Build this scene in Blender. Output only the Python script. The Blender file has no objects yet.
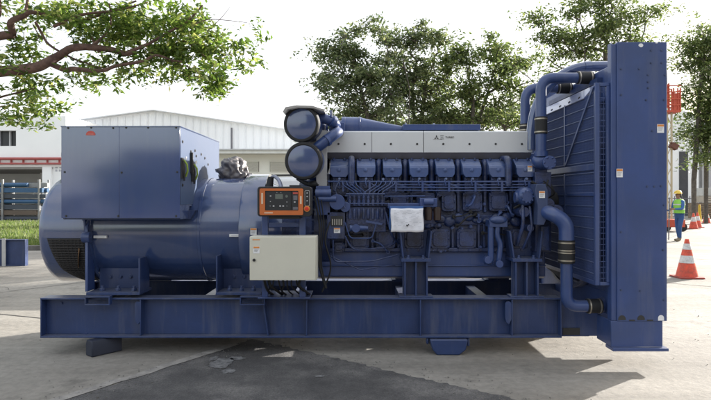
import bpy, bmesh, math, random
import numpy as np
from mathutils import Vector, Matrix, noise
R = math.radians
scene = bpy.context.scene
COL = scene.collection
random.seed(7)

F = 560.0; EYE = 1.5
def PX(px, D): return (px-355.5)*D/F
def PZ(py, D): return EYE+(196-py)*D/F

# ------------------------------------------------------------ materials
def new_mat(name):
    m = bpy.data.materials.new(name); m.use_nodes = True
    nt = m.node_tree
    return m, nt, nt.nodes['Principled BSDF']

def nd(nt, t, **kw):
    n = nt.nodes.new(t)
    for k, v in kw.items():
        if k in n.inputs.keys(): n.inputs[k].default_value = v
        else: setattr(n, k, v)
    return n

def ramp(nt, stops):
    r = nt.nodes.new('ShaderNodeValToRGB')
    cr = r.color_ramp
    while len(cr.elements) < len(stops): cr.elements.new(0.5)
    for e, (p, c) in zip(cr.elements, stops):
        e.position = p; e.color = (c[0], c[1], c[2], 1) if not isinstance(c, (int, float)) else (c, c, c, 1)
    return r

def surf(name, c, rough=.5, var=.15, scale=3.0, c2=None, metal=0.0, bump=0.0, bscale=60, coat=0.0, spec=.5, rvar=.1, wear=0):
    m, nt, b = new_mat(name)
    c2 = c2 or tuple(min(1, x*(1-var)) for x in c)
    tc = nd(nt, 'ShaderNodeTexCoord')
    geo = nd(nt, 'ShaderNodeNewGeometry')
    n = nd(nt, 'ShaderNodeTexNoise', Scale=scale, Detail=6.0, Roughness=.62)
    nt.links.new(geo.outputs['Position'], n.inputs['Vector'])
    r = ramp(nt, [(.32, c2), (.68, c)])
    nt.links.new(n.outputs['Fac'], r.inputs['Fac'])
    colout = r.outputs['Color']
    if wear:
        # dust settled on upward faces, vertical wash streaks, and small chips
        sx = nd(nt, 'ShaderNodeSeparateXYZ'); nt.links.new(geo.outputs['Normal'], sx.inputs[0])
        mp = nd(nt, 'ShaderNodeMapping'); mp.inputs['Scale'].default_value = (9, 9, .9); nt.links.new(geo.outputs['Position'], mp.inputs[0])
        ns = nd(nt, 'ShaderNodeTexNoise', Scale=1.0, Detail=5.0, Roughness=.65); nt.links.new(mp.outputs[0], ns.inputs['Vector'])
        rs = ramp(nt, [(.50, 0), (.72, .32*wear)]); nt.links.new(ns.outputs['Fac'], rs.inputs[0])
        up = nd(nt, 'ShaderNodeMapRange'); up.inputs['From Min'].default_value = .5; up.inputs['From Max'].default_value = 1.0; up.inputs['To Max'].default_value = .42*wear
        nt.links.new(sx.outputs['Z'], up.inputs['Value'])
        ad = nd(nt, 'ShaderNodeMath', operation='ADD'); nt.links.new(rs.outputs[0], ad.inputs[0]); nt.links.new(up.outputs[0], ad.inputs[1])
        md = nd(nt, 'ShaderNodeMix', data_type='RGBA'); md.inputs[7].default_value = (.16,.165,.19,1)
        nt.links.new(ad.outputs[0], md.inputs[0]); nt.links.new(colout, md.inputs[6]); colout = md.outputs[2]
        nc = nd(nt, 'ShaderNodeTexNoise', Scale=42.0, Detail=3.0, Roughness=.7); nt.links.new(geo.outputs['Position'], nc.inputs['Vector'])
        rc = ramp(nt, [(.70, 0), (.73, .7)]); nt.links.new(nc.outputs['Fac'], rc.inputs[0])
        mc = nd(nt, 'ShaderNodeMix', data_type='RGBA'); mc.inputs[7].default_value = (.10,.105,.13,1)
        nt.links.new(rc.outputs[0], mc.inputs[0]); nt.links.new(colout, mc.inputs[6]); colout = mc.outputs[2]
    nt.links.new(colout, b.inputs['Base Color'])
    mr = nd(nt, 'ShaderNodeMapRange')
    mr.inputs['From Min'].default_value = .3; mr.inputs['From Max'].default_value = .7
    mr.inputs['To Min'].default_value = min(1, rough+rvar); mr.inputs['To Max'].default_value = rough
    nt.links.new(n.outputs['Fac'], mr.inputs['Value'])
    nt.links.new(mr.outputs[0], b.inputs['Roughness'])
    b.inputs['Metallic'].default_value = metal
    b.inputs['Specular IOR Level'].default_value = spec
    if coat:
        b.inputs['Coat Weight'].default_value = coat; b.inputs['Coat Roughness'].default_value = .08
    if bump:
        n2 = nd(nt, 'ShaderNodeTexNoise', Scale=bscale, Detail=4.0)
        nt.links.new(geo.outputs['Position'], n2.inputs['Vector'])
        bp = nd(nt, 'ShaderNodeBump', Strength=bump, Distance=.01)
        nt.links.new(n2.outputs['Fac'], bp.inputs['Height'])
        nt.links.new(bp.outputs[0], b.inputs['Normal'])
    return m

def leafmat(name, stops, rough=.5, trans=.45):
    m, nt, b = new_mat(name)
    geo = nd(nt, 'ShaderNodeNewGeometry')
    r = ramp(nt, stops)
    nt.links.new(geo.outputs['Random Per Island'], r.inputs['Fac'])
    nt.links.new(r.outputs['Color'], b.inputs['Base Color'])
    b.inputs['Roughness'].default_value = rough
    tr = nd(nt, 'ShaderNodeBsdfTranslucent')
    hs = nd(nt, 'ShaderNodeHueSaturation', Saturation=1.1, Value=1.3)
    nt.links.new(r.outputs['Color'], hs.inputs['Color'])
    nt.links.new(hs.outputs[0], tr.inputs['Color'])
    mx = nd(nt, 'ShaderNodeMixShader'); mx.inputs[0].default_value = trans
    nt.links.new(b.outputs[0], mx.inputs[1]); nt.links.new(tr.outputs[0], mx.inputs[2])
    nt.links.new(mx.outputs[0], nt.nodes['Material Output'].inputs['Surface'])
    return m

BLUE = (.031, .063, .195)
M = {}
M['blue'] = surf('blue_machine_paint', BLUE, .34, c2=(.026,.050,.142), scale=2.2, bump=.05, bscale=35, coat=.25, wear=.7)
M['bluegloss'] = surf('glossy_blue_sheet_paint', (.038,.066,.17), .13, c2=(.032,.057,.148), scale=1.3, bump=.02, bscale=6, coat=.8, rvar=.08, spec=.8, wear=.35)
M['bluedusty'] = surf('dusty_blue_paint', (.045,.066,.15), .5, c2=(.030,.045,.10), scale=5, bump=.12, bscale=50)
M['blueeng'] = surf('blue_engine_casting_paint', (.021,.045,.150), .33, c2=(.005,.010,.036), scale=9, bump=.5, bscale=90, coat=.3, wear=.5)
M['bluesteel'] = surf('blue_base_frame_paint', (.027,.051,.145), .36, c2=(.019,.036,.104), scale=3.5, bump=.08, bscale=30, wear=1.0)
M['headpaint'] = surf('worn_glossy_head_paint', (.045,.088,.235), .28, c2=(.033,.066,.18), scale=7, bump=.15, bscale=60, coat=.7, wear=.6)
M['greycover'] = surf('brushed_grey_cover', (.60,.61,.61), .42, c2=(.54,.55,.55), scale=2, metal=.15)
M['greydark'] = surf('dull_grey_metal', (.16,.155,.17), .45, metal=.3)
M['lightgrey'] = surf('light_grey_metal', (.5,.5,.5), .45, c2=(.4,.4,.4))
M['beige'] = surf('beige_enclosure_paint', (.60,.58,.48), .4, c2=(.56,.54,.45), bump=.03)
M['black'] = surf('black_plastic', (.016,.016,.018), .4)
M['rubber'] = surf('black_rubber', (.013,.013,.014), .65, bump=.1)
M['orange'] = surf('orange_panel_frame', (.55,.14,.03), .4)
M['screen'] = surf('grey_display', (.13,.15,.13), .2)
M['dkpanel'] = surf('dark_panel_face', (.02,.022,.025), .35)
M['white'] = surf('white_label', (.75,.75,.75), .6, var=.05)
M['steel'] = surf('bare_steel', (.45,.44,.42), .3, metal=.9)
M['brass'] = surf('brass_clamp', (.42,.38,.31), .35, metal=.8)
M['core'] = surf('radiator_fins', (.10,.12,.20), .5, c2=(.075,.09,.155), scale=20, metal=.2)
M['meshdark'] = surf('dark_vent_mesh', (.022,.022,.024), .55, bump=.6, bscale=300)
M['brownfilter'] = surf('brown_filter_can', (.035,.02,.016), .35)
M['red'] = surf('red_emblem', (.5,.08,.06), .5)
M['labelorange'] = surf('orange_label_band', (.7,.25,.05), .5)
M['ink'] = surf('dark_ink', (.03,.03,.03), .6)
M['greyink'] = surf('faint_grey_ink', (.45,.46,.5), .7)
M['paper'] = surf('white_paper', (.78,.78,.82), .7, var=.04)
M['strapgreen'] = surf('yellow_green_strap', (.32,.45,.06), .6)
M['plasticwrap'] = surf('crumpled_plastic_wrap', (.20,.18,.175), .4, c2=(.07,.06,.06), scale=5, bump=.3, bscale=9, coat=.4)
M['wirelight'] = surf('pale_guard_wire', (.13,.17,.30), .4)

# ------------------------------------------------------------ mesh builder
SPLIT = set('bolt button cover_bolt cover_nut cover_screw crankcase_rib cross_arm drain_opening flange_bolt frame_marking fuel_branch_line guard_bolt hinge hose_clamp injector_plug inlet_elbow lifting_eye_hole pan_bolt panel_bolt pedestal pillar side_fitting window_frame crankcase_strut eye'.split())
class MB:
    def __init__(s): s.bm = bmesh.new(); s.mi = 0; s.mats = []
    def mat(s, m):
        if m not in s.mats: s.mats.append(m)
        s.mi = s.mats.index(m); return s
    def face(s, vs):
        try:
            f = s.bm.faces.new(vs); f.material_index = s.mi; return f
        except ValueError: return None
    def V(s, p): return s.bm.verts.new(p)
    def box(s, x0, x1, y0, y1, z0, z1):
        v = [s.V((x, y, z)) for z in (z0, z1) for y in (y0, y1) for x in (x0, x1)]
        for q in ((0,2,3,1),(4,5,7,6),(0,1,5,4),(2,6,7,3),(0,4,6,2),(1,3,7,5)): s.face([v[i] for i in q])
        return s
    def obox(s, c, sx, sy, sz, rot):
        v = []
        for dz in (-.5,.5):
            for dy in (-.5,.5):
                for dx in (-.5,.5): v.append(s.V(Vector(c)+rot @ Vector((dx*sx, dy*sy, dz*sz))))
        for q in ((0,2,3,1),(4,5,7,6),(0,1,5,4),(2,6,7,3),(0,4,6,2),(1,3,7,5)): s.face([v[i] for i in q])
        return s
    def bar(s, a, b, w, h):
        a, b = Vector(a), Vector(b); d = b-a
        q = d.to_track_quat('X', 'Z').to_matrix()
        return s.obox((a+b)/2, d.length, w, h, q)
    def prism(s, pts, axis, a0, a1):
        # pts: 2D; axis 'x': (y,z), 'y': (x,z), 'z': (x,y)
        def mk(p, a): return {'x': (a, p[0], p[1]), 'y': (p[0], a, p[1]), 'z': (p[0], p[1], a)}[axis]
        A = [s.V(mk(p, a0)) for p in pts]; B = [s.V(mk(p, a1)) for p in pts]
        s.face(A); s.face(B[::-1]); n = len(pts)
        for i in range(n): s.face([A[i], B[i], B[(i+1) % n], A[(i+1) % n]][::-1])
        return s
    def ring(s, c, u, v, r, seg, ru=None):
        return [s.V(c+u*(r*math.cos(2*math.pi*k/seg))+v*((ru or r)*math.sin(2*math.pi*k/seg))) for k in range(seg)]
    def cyl(s, p0, p1, r0, r1=None, seg=20, cap=True):
        p0, p1 = Vector(p0), Vector(p1); r1 = r0 if r1 is None else r1
        d = (p1-p0).normalized(); u = d.orthogonal().normalized(); v = d.cross(u)
        A = s.ring(p0, u, v, r0, seg); B = s.ring(p1, u, v, r1, seg)
        for k in range(seg): s.face([A[k], A[(k+1) % seg], B[(k+1) % seg], B[k]])
        if cap: s.face(A[::-1]); s.face(B)
        return s
    def lathe(s, prof, o, axis, seg=32, cap=True):
        o = Vector(o); d = Vector(axis).normalized(); u = d.orthogonal().normalized(); v = d.cross(u)
        rs = [s.ring(o+d*t, u, v, max(r, .0005), seg) for t, r in prof]
        for A, B in zip(rs, rs[1:]):
            for k in range(seg): s.face([A[k], A[(k+1) % seg], B[(k+1) % seg], B[k]])
        if cap: s.face(rs[0][::-1]); s.face(rs[-1])
        return s
    def tube(s, pts, r, seg=12, cap=True):
        pts = [Vector(p) for p in pts]; n = len(pts)
        rr = r if isinstance(r, (list, tuple)) else [r]*n
        t = [(pts[min(i+1, n-1)]-pts[max(i-1, 0)]).normalized() for i in range(n)]
        u = t[0].orthogonal().normalized(); rs = []
        for i in range(n):
            u = (u - t[i]*u.dot(t[i]))
            u = u.normalized() if u.length > 1e-6 else t[i].orthogonal().normalized()
            rs.append(s.ring(pts[i], u, t[i].cross(u), rr[i], seg))
        for A, B in zip(rs, rs[1:]):
            for k in range(seg): s.face([A[k], A[(k+1) % seg], B[(k+1) % seg], B[k]])
        if cap: s.face(rs[0][::-1]); s.face(rs[-1])
        return s
    def sphere(s, c, r, sx=1, sy=1, sz=1, seg=16, rings=10):
        c = Vector(c)
        rows = []
        for i in range(1, rings):
            a = math.pi*i/rings
            rows.append([s.V(c+Vector((math.sin(a)*math.cos(2*math.pi*k/seg)*r*sx, math.sin(a)*math.sin(2*math.pi*k/seg)*r*sy, math.cos(a)*r*sz))) for k in range(seg)])
        top = s.V(c+Vector((0,0,r*sz))); bot = s.V(c-Vector((0,0,r*sz)))
        for k in range(seg):
            s.face([top, rows[0][k], rows[0][(k+1) % seg]]); s.face([bot, rows[-1][(k+1) % seg], rows[-1][k]])
            for A, B in zip(rows, rows[1:]): s.face([A[k], B[k], B[(k+1) % seg], A[(k+1) % seg]])
        return s
    def bolt(s, p, d, r=.012, h=.012):
        p = Vector(p); d = Vector(d).normalized()
        s.cyl(p-d*.004, p+d*h*.35, r*1.5, seg=10); s.cyl(p, p+d*h, r, seg=6)
        return s
    def pieces(s):
        bm = s.bm; bm.verts.ensure_lookup_table(); bm.verts.index_update(); seen = set(); isl = []
        for v in bm.verts:
            if v.index in seen: continue
            st = [v]; seen.add(v.index); cur = []
            while st:
                q = st.pop(); cur.append(q)
                for e in q.link_edges:
                    t = e.other_vert(q)
                    if t.index not in seen: seen.add(t.index); st.append(t)
            c = [q.co for q in cur]
            isl.append([cur, [min(k[i] for k in c) for i in range(3)], [max(k[i] for k in c) for i in range(3)]])
        grp = []
        for it in isl:
            hit = [g for g in grp if any(all(it[1][i]-.004 <= o[2][i] and o[1][i]-.004 <= it[2][i] for i in range(3)) for o in g)]
            new = [it]
            for g in hit: new += g; grp.remove(g)
            grp.append(new)
        return [[v for it in g for v in it[0]] for g in grp]
    def build(s, name, mat, parent=None, bevel=0, smooth=40, label=None, origin=None, recalc=True, local=False):
        if name in SPLIT and parent is not None:
            gs = s.pieces()
            if len(gs) > 1:
                first = None
                for g in gs:
                    m2 = MB(); m2.mats = list(s.mats); mp = {v: m2.bm.verts.new(v.co) for v in g}; fs = {f for v in g for f in v.link_faces}
                    for f in fs:
                        nf = m2.bm.faces.new([mp[v] for v in f.verts]); nf.material_index = f.material_index
                    o = m2._build(name, mat, parent, bevel, smooth, label, None, recalc, local); first = first or o
                s.bm.free(); return first
        return s._build(name, mat, parent, bevel, smooth, label, origin, recalc, local)
    def _build(s, name, mat, parent=None, bevel=0, smooth=40, label=None, origin=None, recalc=True, local=False):
        if recalc: bmesh.ops.recalc_face_normals(s.bm, faces=s.bm.faces[:])
        me = bpy.data.meshes.new(name)
        if mat is not None and not s.mats: s.mats = [mat]
        for m in s.mats: me.materials.append(m)
        return finish(s.bm, me, name, parent, bevel, smooth, label, origin, local)

W = {}
def finish(bm, me, name, parent, bevel, smooth, label, origin, local):
    co = [v.co for v in bm.verts]
    if origin is None and not local:
        mn = Vector([min(c[i] for c in co) for i in range(3)]); mx = Vector([max(c[i] for c in co) for i in range(3)])
        origin = (mn+mx)/2
        if parent is None: origin.z = mn.z
    origin = Vector(origin) if origin is not None else Vector((0,0,0))
    if not local: bmesh.ops.translate(bm, verts=bm.verts[:], vec=-origin)
    bm.to_mesh(me); bm.free()
    if smooth:
        me.polygons.foreach_set('use_smooth', [True]*len(me.polygons))
        me.set_sharp_from_angle(angle=R(smooth))
    o = bpy.data.objects.new(name, me); COL.objects.link(o)
    if parent:
        o.parent = parent; o.location = origin - (W[parent] if not local else Vector((0,0,0)))
        W[o] = origin
    else:
        o.location = origin; W[o] = origin.copy()
    if bevel:
        b = o.modifiers.new('bevel', 'BEVEL'); b.width = bevel; b.segments = 2; b.limit_method = 'ANGLE'; b.angle_limit = R(35)
        b.harden_normals = False
    if label: o['label'] = label
    return o

def tag(o, label, cat, group=None, kind=None):
    if label: o['label'] = label
    if cat: o['category'] = cat
    if group: o['group'] = group
    if kind: o['kind'] = kind
    return o
def empty(name, loc, label, cat, group=None):
    o = bpy.data.objects.new(name, None); COL.objects.link(o); o.location = loc; W[o] = Vector(loc)
    o.empty_display_size = .2
    return tag(o, label, cat, group)
def dup(o, loc=None, rz=None, label=None, parent=None, group=None):
    c = o.copy(); COL.objects.link(c); W[c] = W.get(o, Vector()).copy()
    if parent: c.parent = parent
    if loc is not None: c.location = loc; W[c] = Vector(loc)
    if rz is not None: c.rotation_euler.z = rz
    if label: c['label'] = label
    if group: c['group'] = group
    for ch in [x for x in list(COL.objects) if x.parent == o]: dup(ch, parent=c)
    return c
def struct(o): o['kind'] = 'structure'; return o

def bend(pts, rad, n=8):
    pts = [Vector(p) for p in pts]; out = [pts[0]]
    for i in range(1, len(pts)-1):
        a, b, c = pts[i-1], pts[i], pts[i+1]
        r = min(rad, (a-b).length*.49, (c-b).length*.49)
        p0 = b+(a-b).normalized()*r; p1 = b+(c-b).normalized()*r
        for k in range(n+1):
            t = k/n; out.append(p0*(1-t)**2+b*2*t*(1-t)+p1*t*t)
    out.append(pts[-1]); return out

def text_mesh(txt, size, name, mat, parent, loc, rot, ext=.001, font=None, align='LEFT'):
    cu = bpy.data.curves.new(name, 'FONT'); cu.body = txt; cu.size = size; cu.extrude = ext; cu.align_x = align
    to = bpy.data.objects.new(name+'_tmp', cu); COL.objects.link(to)
    dg = bpy.context.evaluated_depsgraph_get(); dg.update()
    me = bpy.data.meshes.new_from_object(to.evaluated_get(dg))
    bpy.data.objects.remove(to); bpy.data.curves.remove(cu)
    me.materials.clear(); me.materials.append(mat)
    o = bpy.data.objects.new(name, me); COL.objects.link(o); o.rotation_euler = rot
    o.parent = parent; o.location = Vector(loc)-W[parent]; W[o] = Vector(loc)
    return o

# ------------------------------------------------------------ camera, light, world
cam = bpy.data.cameras.new('camera'); co = bpy.data.objects.new('camera', cam); COL.objects.link(co)
co.location = (0, 0, EYE); co.rotation_euler = (R(90), 0, 0)
cam.sensor_width = 36; cam.lens = F/711*36; cam.shift_y = -4/711; cam.clip_end = 2000; cam.clip_start = .05
scene.camera = co
SUN_EL = 20.0; SAZ = Vector((.80, .60, 0)).normalized()   # horizontal direction towards the sun
sd = Vector((SAZ.x*math.cos(R(SUN_EL)), SAZ.y*math.cos(R(SUN_EL)), math.sin(R(SUN_EL))))
sl = bpy.data.lights.new('sun', 'SUN'); sl.energy = 4.5; sl.angle = R(.6); sl.color = (1, .955, .89)
so = bpy.data.objects.new('sun', sl); COL.objects.link(so); so.location = (20, 20, 30)
so.rotation_euler = sd.to_track_quat('Z', 'Y').to_euler()
w = bpy.data.worlds.new('World'); scene.world = w; w.use_nodes = True
nt = w.node_tree; bg = nt.nodes['Background']
sky = nt.nodes.new('ShaderNodeTexSky'); sky.sky_type = 'NISHITA'; sky.sun_disc = False
sky.sun_elevation = R(SUN_EL); sky.sun_rotation = math.atan2(SAZ.x, SAZ.y)
sky.air_density = 1.2; sky.dust_density = 3.5; sky.ozone_density = 1.0
tcw = nt.nodes.new('ShaderNodeTexCoord'); mpw = nt.nodes.new('ShaderNodeMapping'); mpw.inputs['Scale'].default_value = (1,1,2.2)
nzw = nt.nodes.new('ShaderNodeTexNoise'); nzw.inputs['Scale'].default_value = 1.6; nzw.inputs['Detail'].default_value = 7; nzw.inputs['Roughness'].default_value = .55
nt.links.new(tcw.outputs['Generated'], mpw.inputs[0]); nt.links.new(mpw.outputs[0], nzw.inputs[0])
rw = ramp(nt, [(.36,.25),(.58,.9)]); nt.links.new(nzw.outputs[0], rw.inputs[0])
mw = nt.nodes.new('ShaderNodeMix'); mw.data_type = 'RGBA'; mw.inputs[7].default_value = (3.7,3.75,3.85,1)
nt.links.new(rw.outputs[0], mw.inputs[0]); nt.links.new(sky.outputs[0], mw.inputs[6]); nt.links.new(mw.outputs[2], bg.inputs[0]); bg.inputs[1].default_value = .15
scene.view_settings.view_transform = 'Standard'; scene.view_settings.look = 'None'
scene.view_settings.exposure = 1.42; scene.view_settings.gamma = 1
scene.view_settings.use_curve_mapping = False

# ------------------------------------------------------------ ground
def ground_mat():
    m, nt, b = new_mat('worn_concrete_yard')
    g = nd(nt, 'ShaderNodeNewGeometry')
    n1 = nd(nt, 'ShaderNodeTexNoise', Scale=.35, Detail=8.0, Roughness=.65)
    n2 = nd(nt, 'ShaderNodeTexNoise', Scale=14.0, Detail=6.0, Roughness=.7)
    mp = nd(nt, 'ShaderNodeMapping'); mp.inputs['Rotation'].default_value = (0, 0, R(54)); mp.inputs['Scale'].default_value = (.25, 3.2, 1)
    n3 = nd(nt, 'ShaderNodeTexNoise', Scale=1.0, Detail=7.0, Roughness=.6)
    for n in (n1, n2): nt.links.new(g.outputs['Position'], n.inputs['Vector'])
    nt.links.new(g.outputs['Position'], mp.inputs['Vector']); nt.links.new(mp.outputs[0], n3.inputs['Vector'])
    r1 = ramp(nt, [(.3, (.19,.174,.15)), (.55, (.285,.265,.232)), (.75, (.36,.338,.30))])
    nt.links.new(n1.outputs['Fac'], r1.inputs['Fac'])
    r2 = ramp(nt, [(.25, .6), (.7, 1.1)]); nt.links.new(n2.outputs['Fac'], r2.inputs['Fac'])
    r3 = ramp(nt, [(.3, .78), (.62, 1.08)]); nt.links.new(n3.outputs['Fac'], r3.inputs['Fac'])
    mx = nd(nt, 'ShaderNodeMix', data_type='RGBA', blend_type='MULTIPLY'); mx.inputs[0].default_value = .8
    nt.links.new(r1.outputs[0], mx.inputs[6]); nt.links.new(r2.outputs[0], mx.inputs[7])
    m2 = nd(nt, 'ShaderNodeMix', data_type='RGBA', blend_type='MULTIPLY'); m2.inputs[0].default_value = 1.0
    nt.links.new(mx.outputs[2], m2.inputs[6]); nt.links.new(r3.outputs[0], m2.inputs[7])
    nt.links.new(m2.outputs[2], b.inputs['Base Color'])
    n4 = nd(nt, 'ShaderNodeTexNoise', Scale=1.9, Detail=9.0, Roughness=.72); nt.links.new(g.outputs['Position'], n4.inputs['Vector'])
    r4 = ramp(nt, [(.56, 1.0), (.66, .72)]); nt.links.new(n4.outputs['Fac'], r4.inputs['Fac'])
    m4 = nd(nt, 'ShaderNodeMix', data_type='RGBA', blend_type='MULTIPLY'); m4.inputs[0].default_value = 1.0
    nt.links.new(m2.outputs[2], m4.inputs[6]); nt.links.new(r4.outputs[0], m4.inputs[7]); nt.links.new(m4.outputs[2], b.inputs['Base Color'])
    b.inputs['Roughness'].default_value = .85
    bp = nd(nt, 'ShaderNodeBump', Strength=.35, Distance=.02)
    nt.links.new(n2.outputs['Fac'], bp.inputs['Height']); nt.links.new(bp.outputs[0], b.inputs['Normal'])
    return m
def asphalt_mat():
    m, nt, b = new_mat('old_dark_asphalt')
    g = nd(nt, 'ShaderNodeNewGeometry')
    n1 = nd(nt, 'ShaderNodeTexNoise', Scale=1.3, Detail=8.0, Roughness=.7)
    n2 = nd(nt, 'ShaderNodeTexNoise', Scale=70.0, Detail=5.0, Roughness=.8)
    v = nd(nt, 'ShaderNodeTexVoronoi', Scale=110.0)
    for n in (n1, n2, v): nt.links.new(g.outputs['Position'], n.inputs['Vector'])
    r1 = ramp(nt, [(.3, (.036,.035,.036)), (.5, (.08,.077,.076)), (.72, (.19,.18,.17))]); nt.links.new(n1.outputs['Fac'], r1.inputs['Fac'])
    r2 = ramp(nt, [(.35, .55), (.75, 1.6)]); nt.links.new(n2.outputs['Fac'], r2.inputs['Fac'])
    mx = nd(nt, 'ShaderNodeMix', data_type='RGBA', blend_type='MULTIPLY'); mx.inputs[0].default_value = 1
    nt.links.new(r1.outputs[0], mx.inputs[6]); nt.links.new(r2.outputs[0], mx.inputs[7]); nt.links.new(mx.outputs[2], b.inputs['Base Color'])
    b.inputs['Roughness'].default_value = .8
    bp = nd(nt, 'ShaderNodeBump', Strength=.6, Distance=.01)
    nt.links.new(v.outputs['Distance'], bp.inputs['Height']); nt.links.new(bp.outputs[0], b.inputs['Normal'])
    return m
mb = MB(); L = 185
vs = [mb.V(p) for p in ((-L,-L,0),(L,-L,0),(L,L,0),(-L,L,0))]; mb.face(vs)
struct(mb.build('ground', ground_mat(), smooth=0, origin=(0,0,0)))
# asphalt wedge with a ragged edge
def ragged(a, b, n, amp):
    a, b = Vector(a), Vector(b); d = (b-a); nrm = Vector((-d.y, d.x)).normalized()
    return [a+d*(k/n)+nrm*(noise.noise(Vector((k*.7, a.x*3, 1)))*amp) for k in range(n)]
poly = ragged((-5.9,-2.0),(-1.08,5.86),160,.09)+ragged((-1.08,5.86),(6.4,0.1),220,.06)+ragged((6.4,.1),(7.4,-2.0),4,.02)
mb = MB(); f = mb.face([mb.V((p.x, p.y, .004)) for p in poly])
struct(mb.build('asphalt', asphalt_mat(), smooth=0))
# pale rim along the left edge of the asphalt
mrim = surf('pale_concrete_rim', (.33,.31,.28), .85, c2=(.17,.16,.15), scale=9, bump=.3)
mb = MB(); A = ragged((-5.9,-2.0),(-1.12,5.80),60,.05); prev = None
for k, p in enumerate(A):
    w_ = .07+.05*noise.noise(Vector((k*.5, 3, 0))); d = Vector((-.85,.52))
    q = (mb.V((p.x-.03*d.x, p.y-.03*d.y, .008)), mb.V((p.x+d.x*w_, p.y+d.y*w_, .008)))
    if prev: mb.face([prev[0], q[0], q[1], prev[1]])
    prev = q
struct(mb.build('road_edging', mrim, smooth=0))
# worn pale paint on the asphalt
def blob(cx, cy, rx, ry, seed, n=26, z=.008):
    mb = MB(); vs = []
    for k in range(n):
        a = 2*math.pi*k/n; r = 1+.55*noise.noise(Vector((math.cos(a)*1.6, math.sin(a)*1.6, seed)))+.2*noise.noise(Vector((math.cos(a)*6, math.sin(a)*6, seed)))
        vs.append(mb.V((cx+rx*r*math.cos(a), cy+ry*r*math.sin(a), z)))
    mb.face(vs); return mb
mp_ = surf('worn_pale_concrete_patch', (.22,.22,.22), .85, c2=(.06,.06,.062), scale=22)
for (px, py, rx, ry, sdn) in ((222,364,.10,.15,1.0),(236,359,.07,.06,4.2),(214,359,.04,.06,6.1),(228,372,.05,.07,9.3),(320,377,.04,.02,2.2)):
    D = F*1.5/(py-196.); struct(blob(PX(px, D), D, rx, ry, sdn).build('road_patch', mp_, smooth=0))
# joints between concrete slabs: thin sunken dark strips
mj = surf('dark_slab_joint', (.05,.047,.043), .9)
def joint(p0, p1, w_=.012, z=.0035):
    mb = MB(); a, b = Vector(p0), Vector(p1); d = (b-a).normalized(); n = Vector((-d.y, d.x)); k = 40; prev = None
    for i in range(k+1):
        c = a+(b-a)*i/k; off = .006*noise.noise(Vector((i*.9, a.x, a.y)))
        q = (mb.V((c.x+n.x*(off-w_), c.y+n.y*(off-w_), z)), mb.V((c.x+n.x*(off+w_), c.y+n.y*(off+w_), z)))
        if prev: mb.face([prev[0], q[0], q[1], prev[1]])
        prev = q
    return struct(mb.build('slab_joint', mj, smooth=0))
u = Vector((.79,-.61)); v_ = Vector((.61,.79))
for k, base in enumerate((Vector((5.37,9.66)), Vector((5.37,9.66))+v_*4.6, Vector((5.37,9.66))+v_*9.2)):
    joint(base-u*16, base+u*9)
for k in range(-3, 4): 
    b0 = Vector((5.37,9.66))+u*(2.9+k*4.6); joint(b0, b0+v_*18, .008)
joint((-9.5, 8.9), (-3.1, 6.6)); joint((-8.2, 5.1), (-4.6, 9.9), .008)

# ------------------------------------------------------------ GENERATOR SET
gen = empty('diesel_generator', (0, 5.9, 0), 'large blue diesel generator set on a steel base frame, standing across the concrete yard', 'generator')
B = M['bluesteel']
CY = 5.92                      # centre line depth
def front_back(fn):            # run for the near side and mirrored for the far side
    fn(lambda y: y); fn(lambda y: 2*CY-y)

# base frame
zb, zt = .156, .535; X0, X1 = -2.986, 1.954
mb = MB()
for s_ in (0, 1):
    Y = (lambda y: y) if s_ == 0 else (lambda y: 2*CY-y)
    def bx(x0, x1, y0, y1, z0, z1): mb.box(x0, x1, min(Y(y0), Y(y1)), max(Y(y0), Y(y1)), z0, z1)
    bx(X0, X1, 5.30, 5.46, zt-.016, zt); bx(X0, X1, 5.30, 5.46, zb, zb+.018)
    bx(X0+.012, X1-.012, 5.385, 5.397, zb+.018, zt-.016)
    bx(X0, X0+.012, 5.302, 5.458, zb+.018, zt-.016); bx(X1-.012, X1, 5.302, 5.458, zb+.018, zt-.016)
    bx(X1+.001, 2.70, 5.37, 5.40, zb+.001, .49); bx(X1+.001, 2.24, 5.365, 5.46, zb-.001, zb+.012)
    for px in (142, 307, 420, 511):
        x = PX(px, 5.35); bx(x-.006, x+.006, 5.306, 5.384, zb+.0185, zt-.0165)
    x = PX(268, 5.35)                                       # slanted stiffener
    mb.prism([(x-.05, zt-.0165), (x-.036, zt-.0165), (x+.014, zb+.0185), (x, zb+.0185)], 'y', min(Y(5.306), Y(5.384)), max(Y(5.306), Y(5.384)))
for x in (X0+.3, -1.5, -.6, .5, 1.3, 1.85): mb.box(x-.05, x+.05, 5.465, 2*CY-5.465, .2, .48)
mb.box(X0+.02, -.95, 5.47, 2*CY-5.47, .30, .306)  # added floor plate, only there to block sun patches below the alternator
mb.build('base_frame', B, gen, bevel=.003)
bf = [o for o in COL.objects if o.name == 'base_frame'][0]
for px in (138.5, 508):
    x = PX(px, 5.33); mb = MB()
    pts = []
    for k in range(13):
        a = math.pi*k/12; pts.append((x-.03*math.cos(a)*1.0, .49+.03*math.sin(a)-.02))
    pts += [(x+.03, .33), (x+.005, .28), (x-.02, .30), (x-.03, .34)]
    mb.prism(pts, 'y', 5.312, 5.338); mb.build('lifting_lug', B, bf, bevel=.003)
for (x0, x1) in ((85, 110), (240, 265)):
    mb = MB(); xa, xb = PX(x0, 5.25), PX(x1, 5.25); za, zc = .478, .560
    mb.box(xa, xb, 5.24, 5.62, zc-.012, zc); mb.box(xa, xb, 5.24, 5.299, za, za+.01)
    mb.box(xa, xa+.01, 5.24, 5.298, za+.01, zc-.012); mb.box(xb-.01, xb, 5.24, 5.298, za+.01, zc-.012)
    mb.build('cross_tube', B, bf, bevel=.002)
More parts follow.
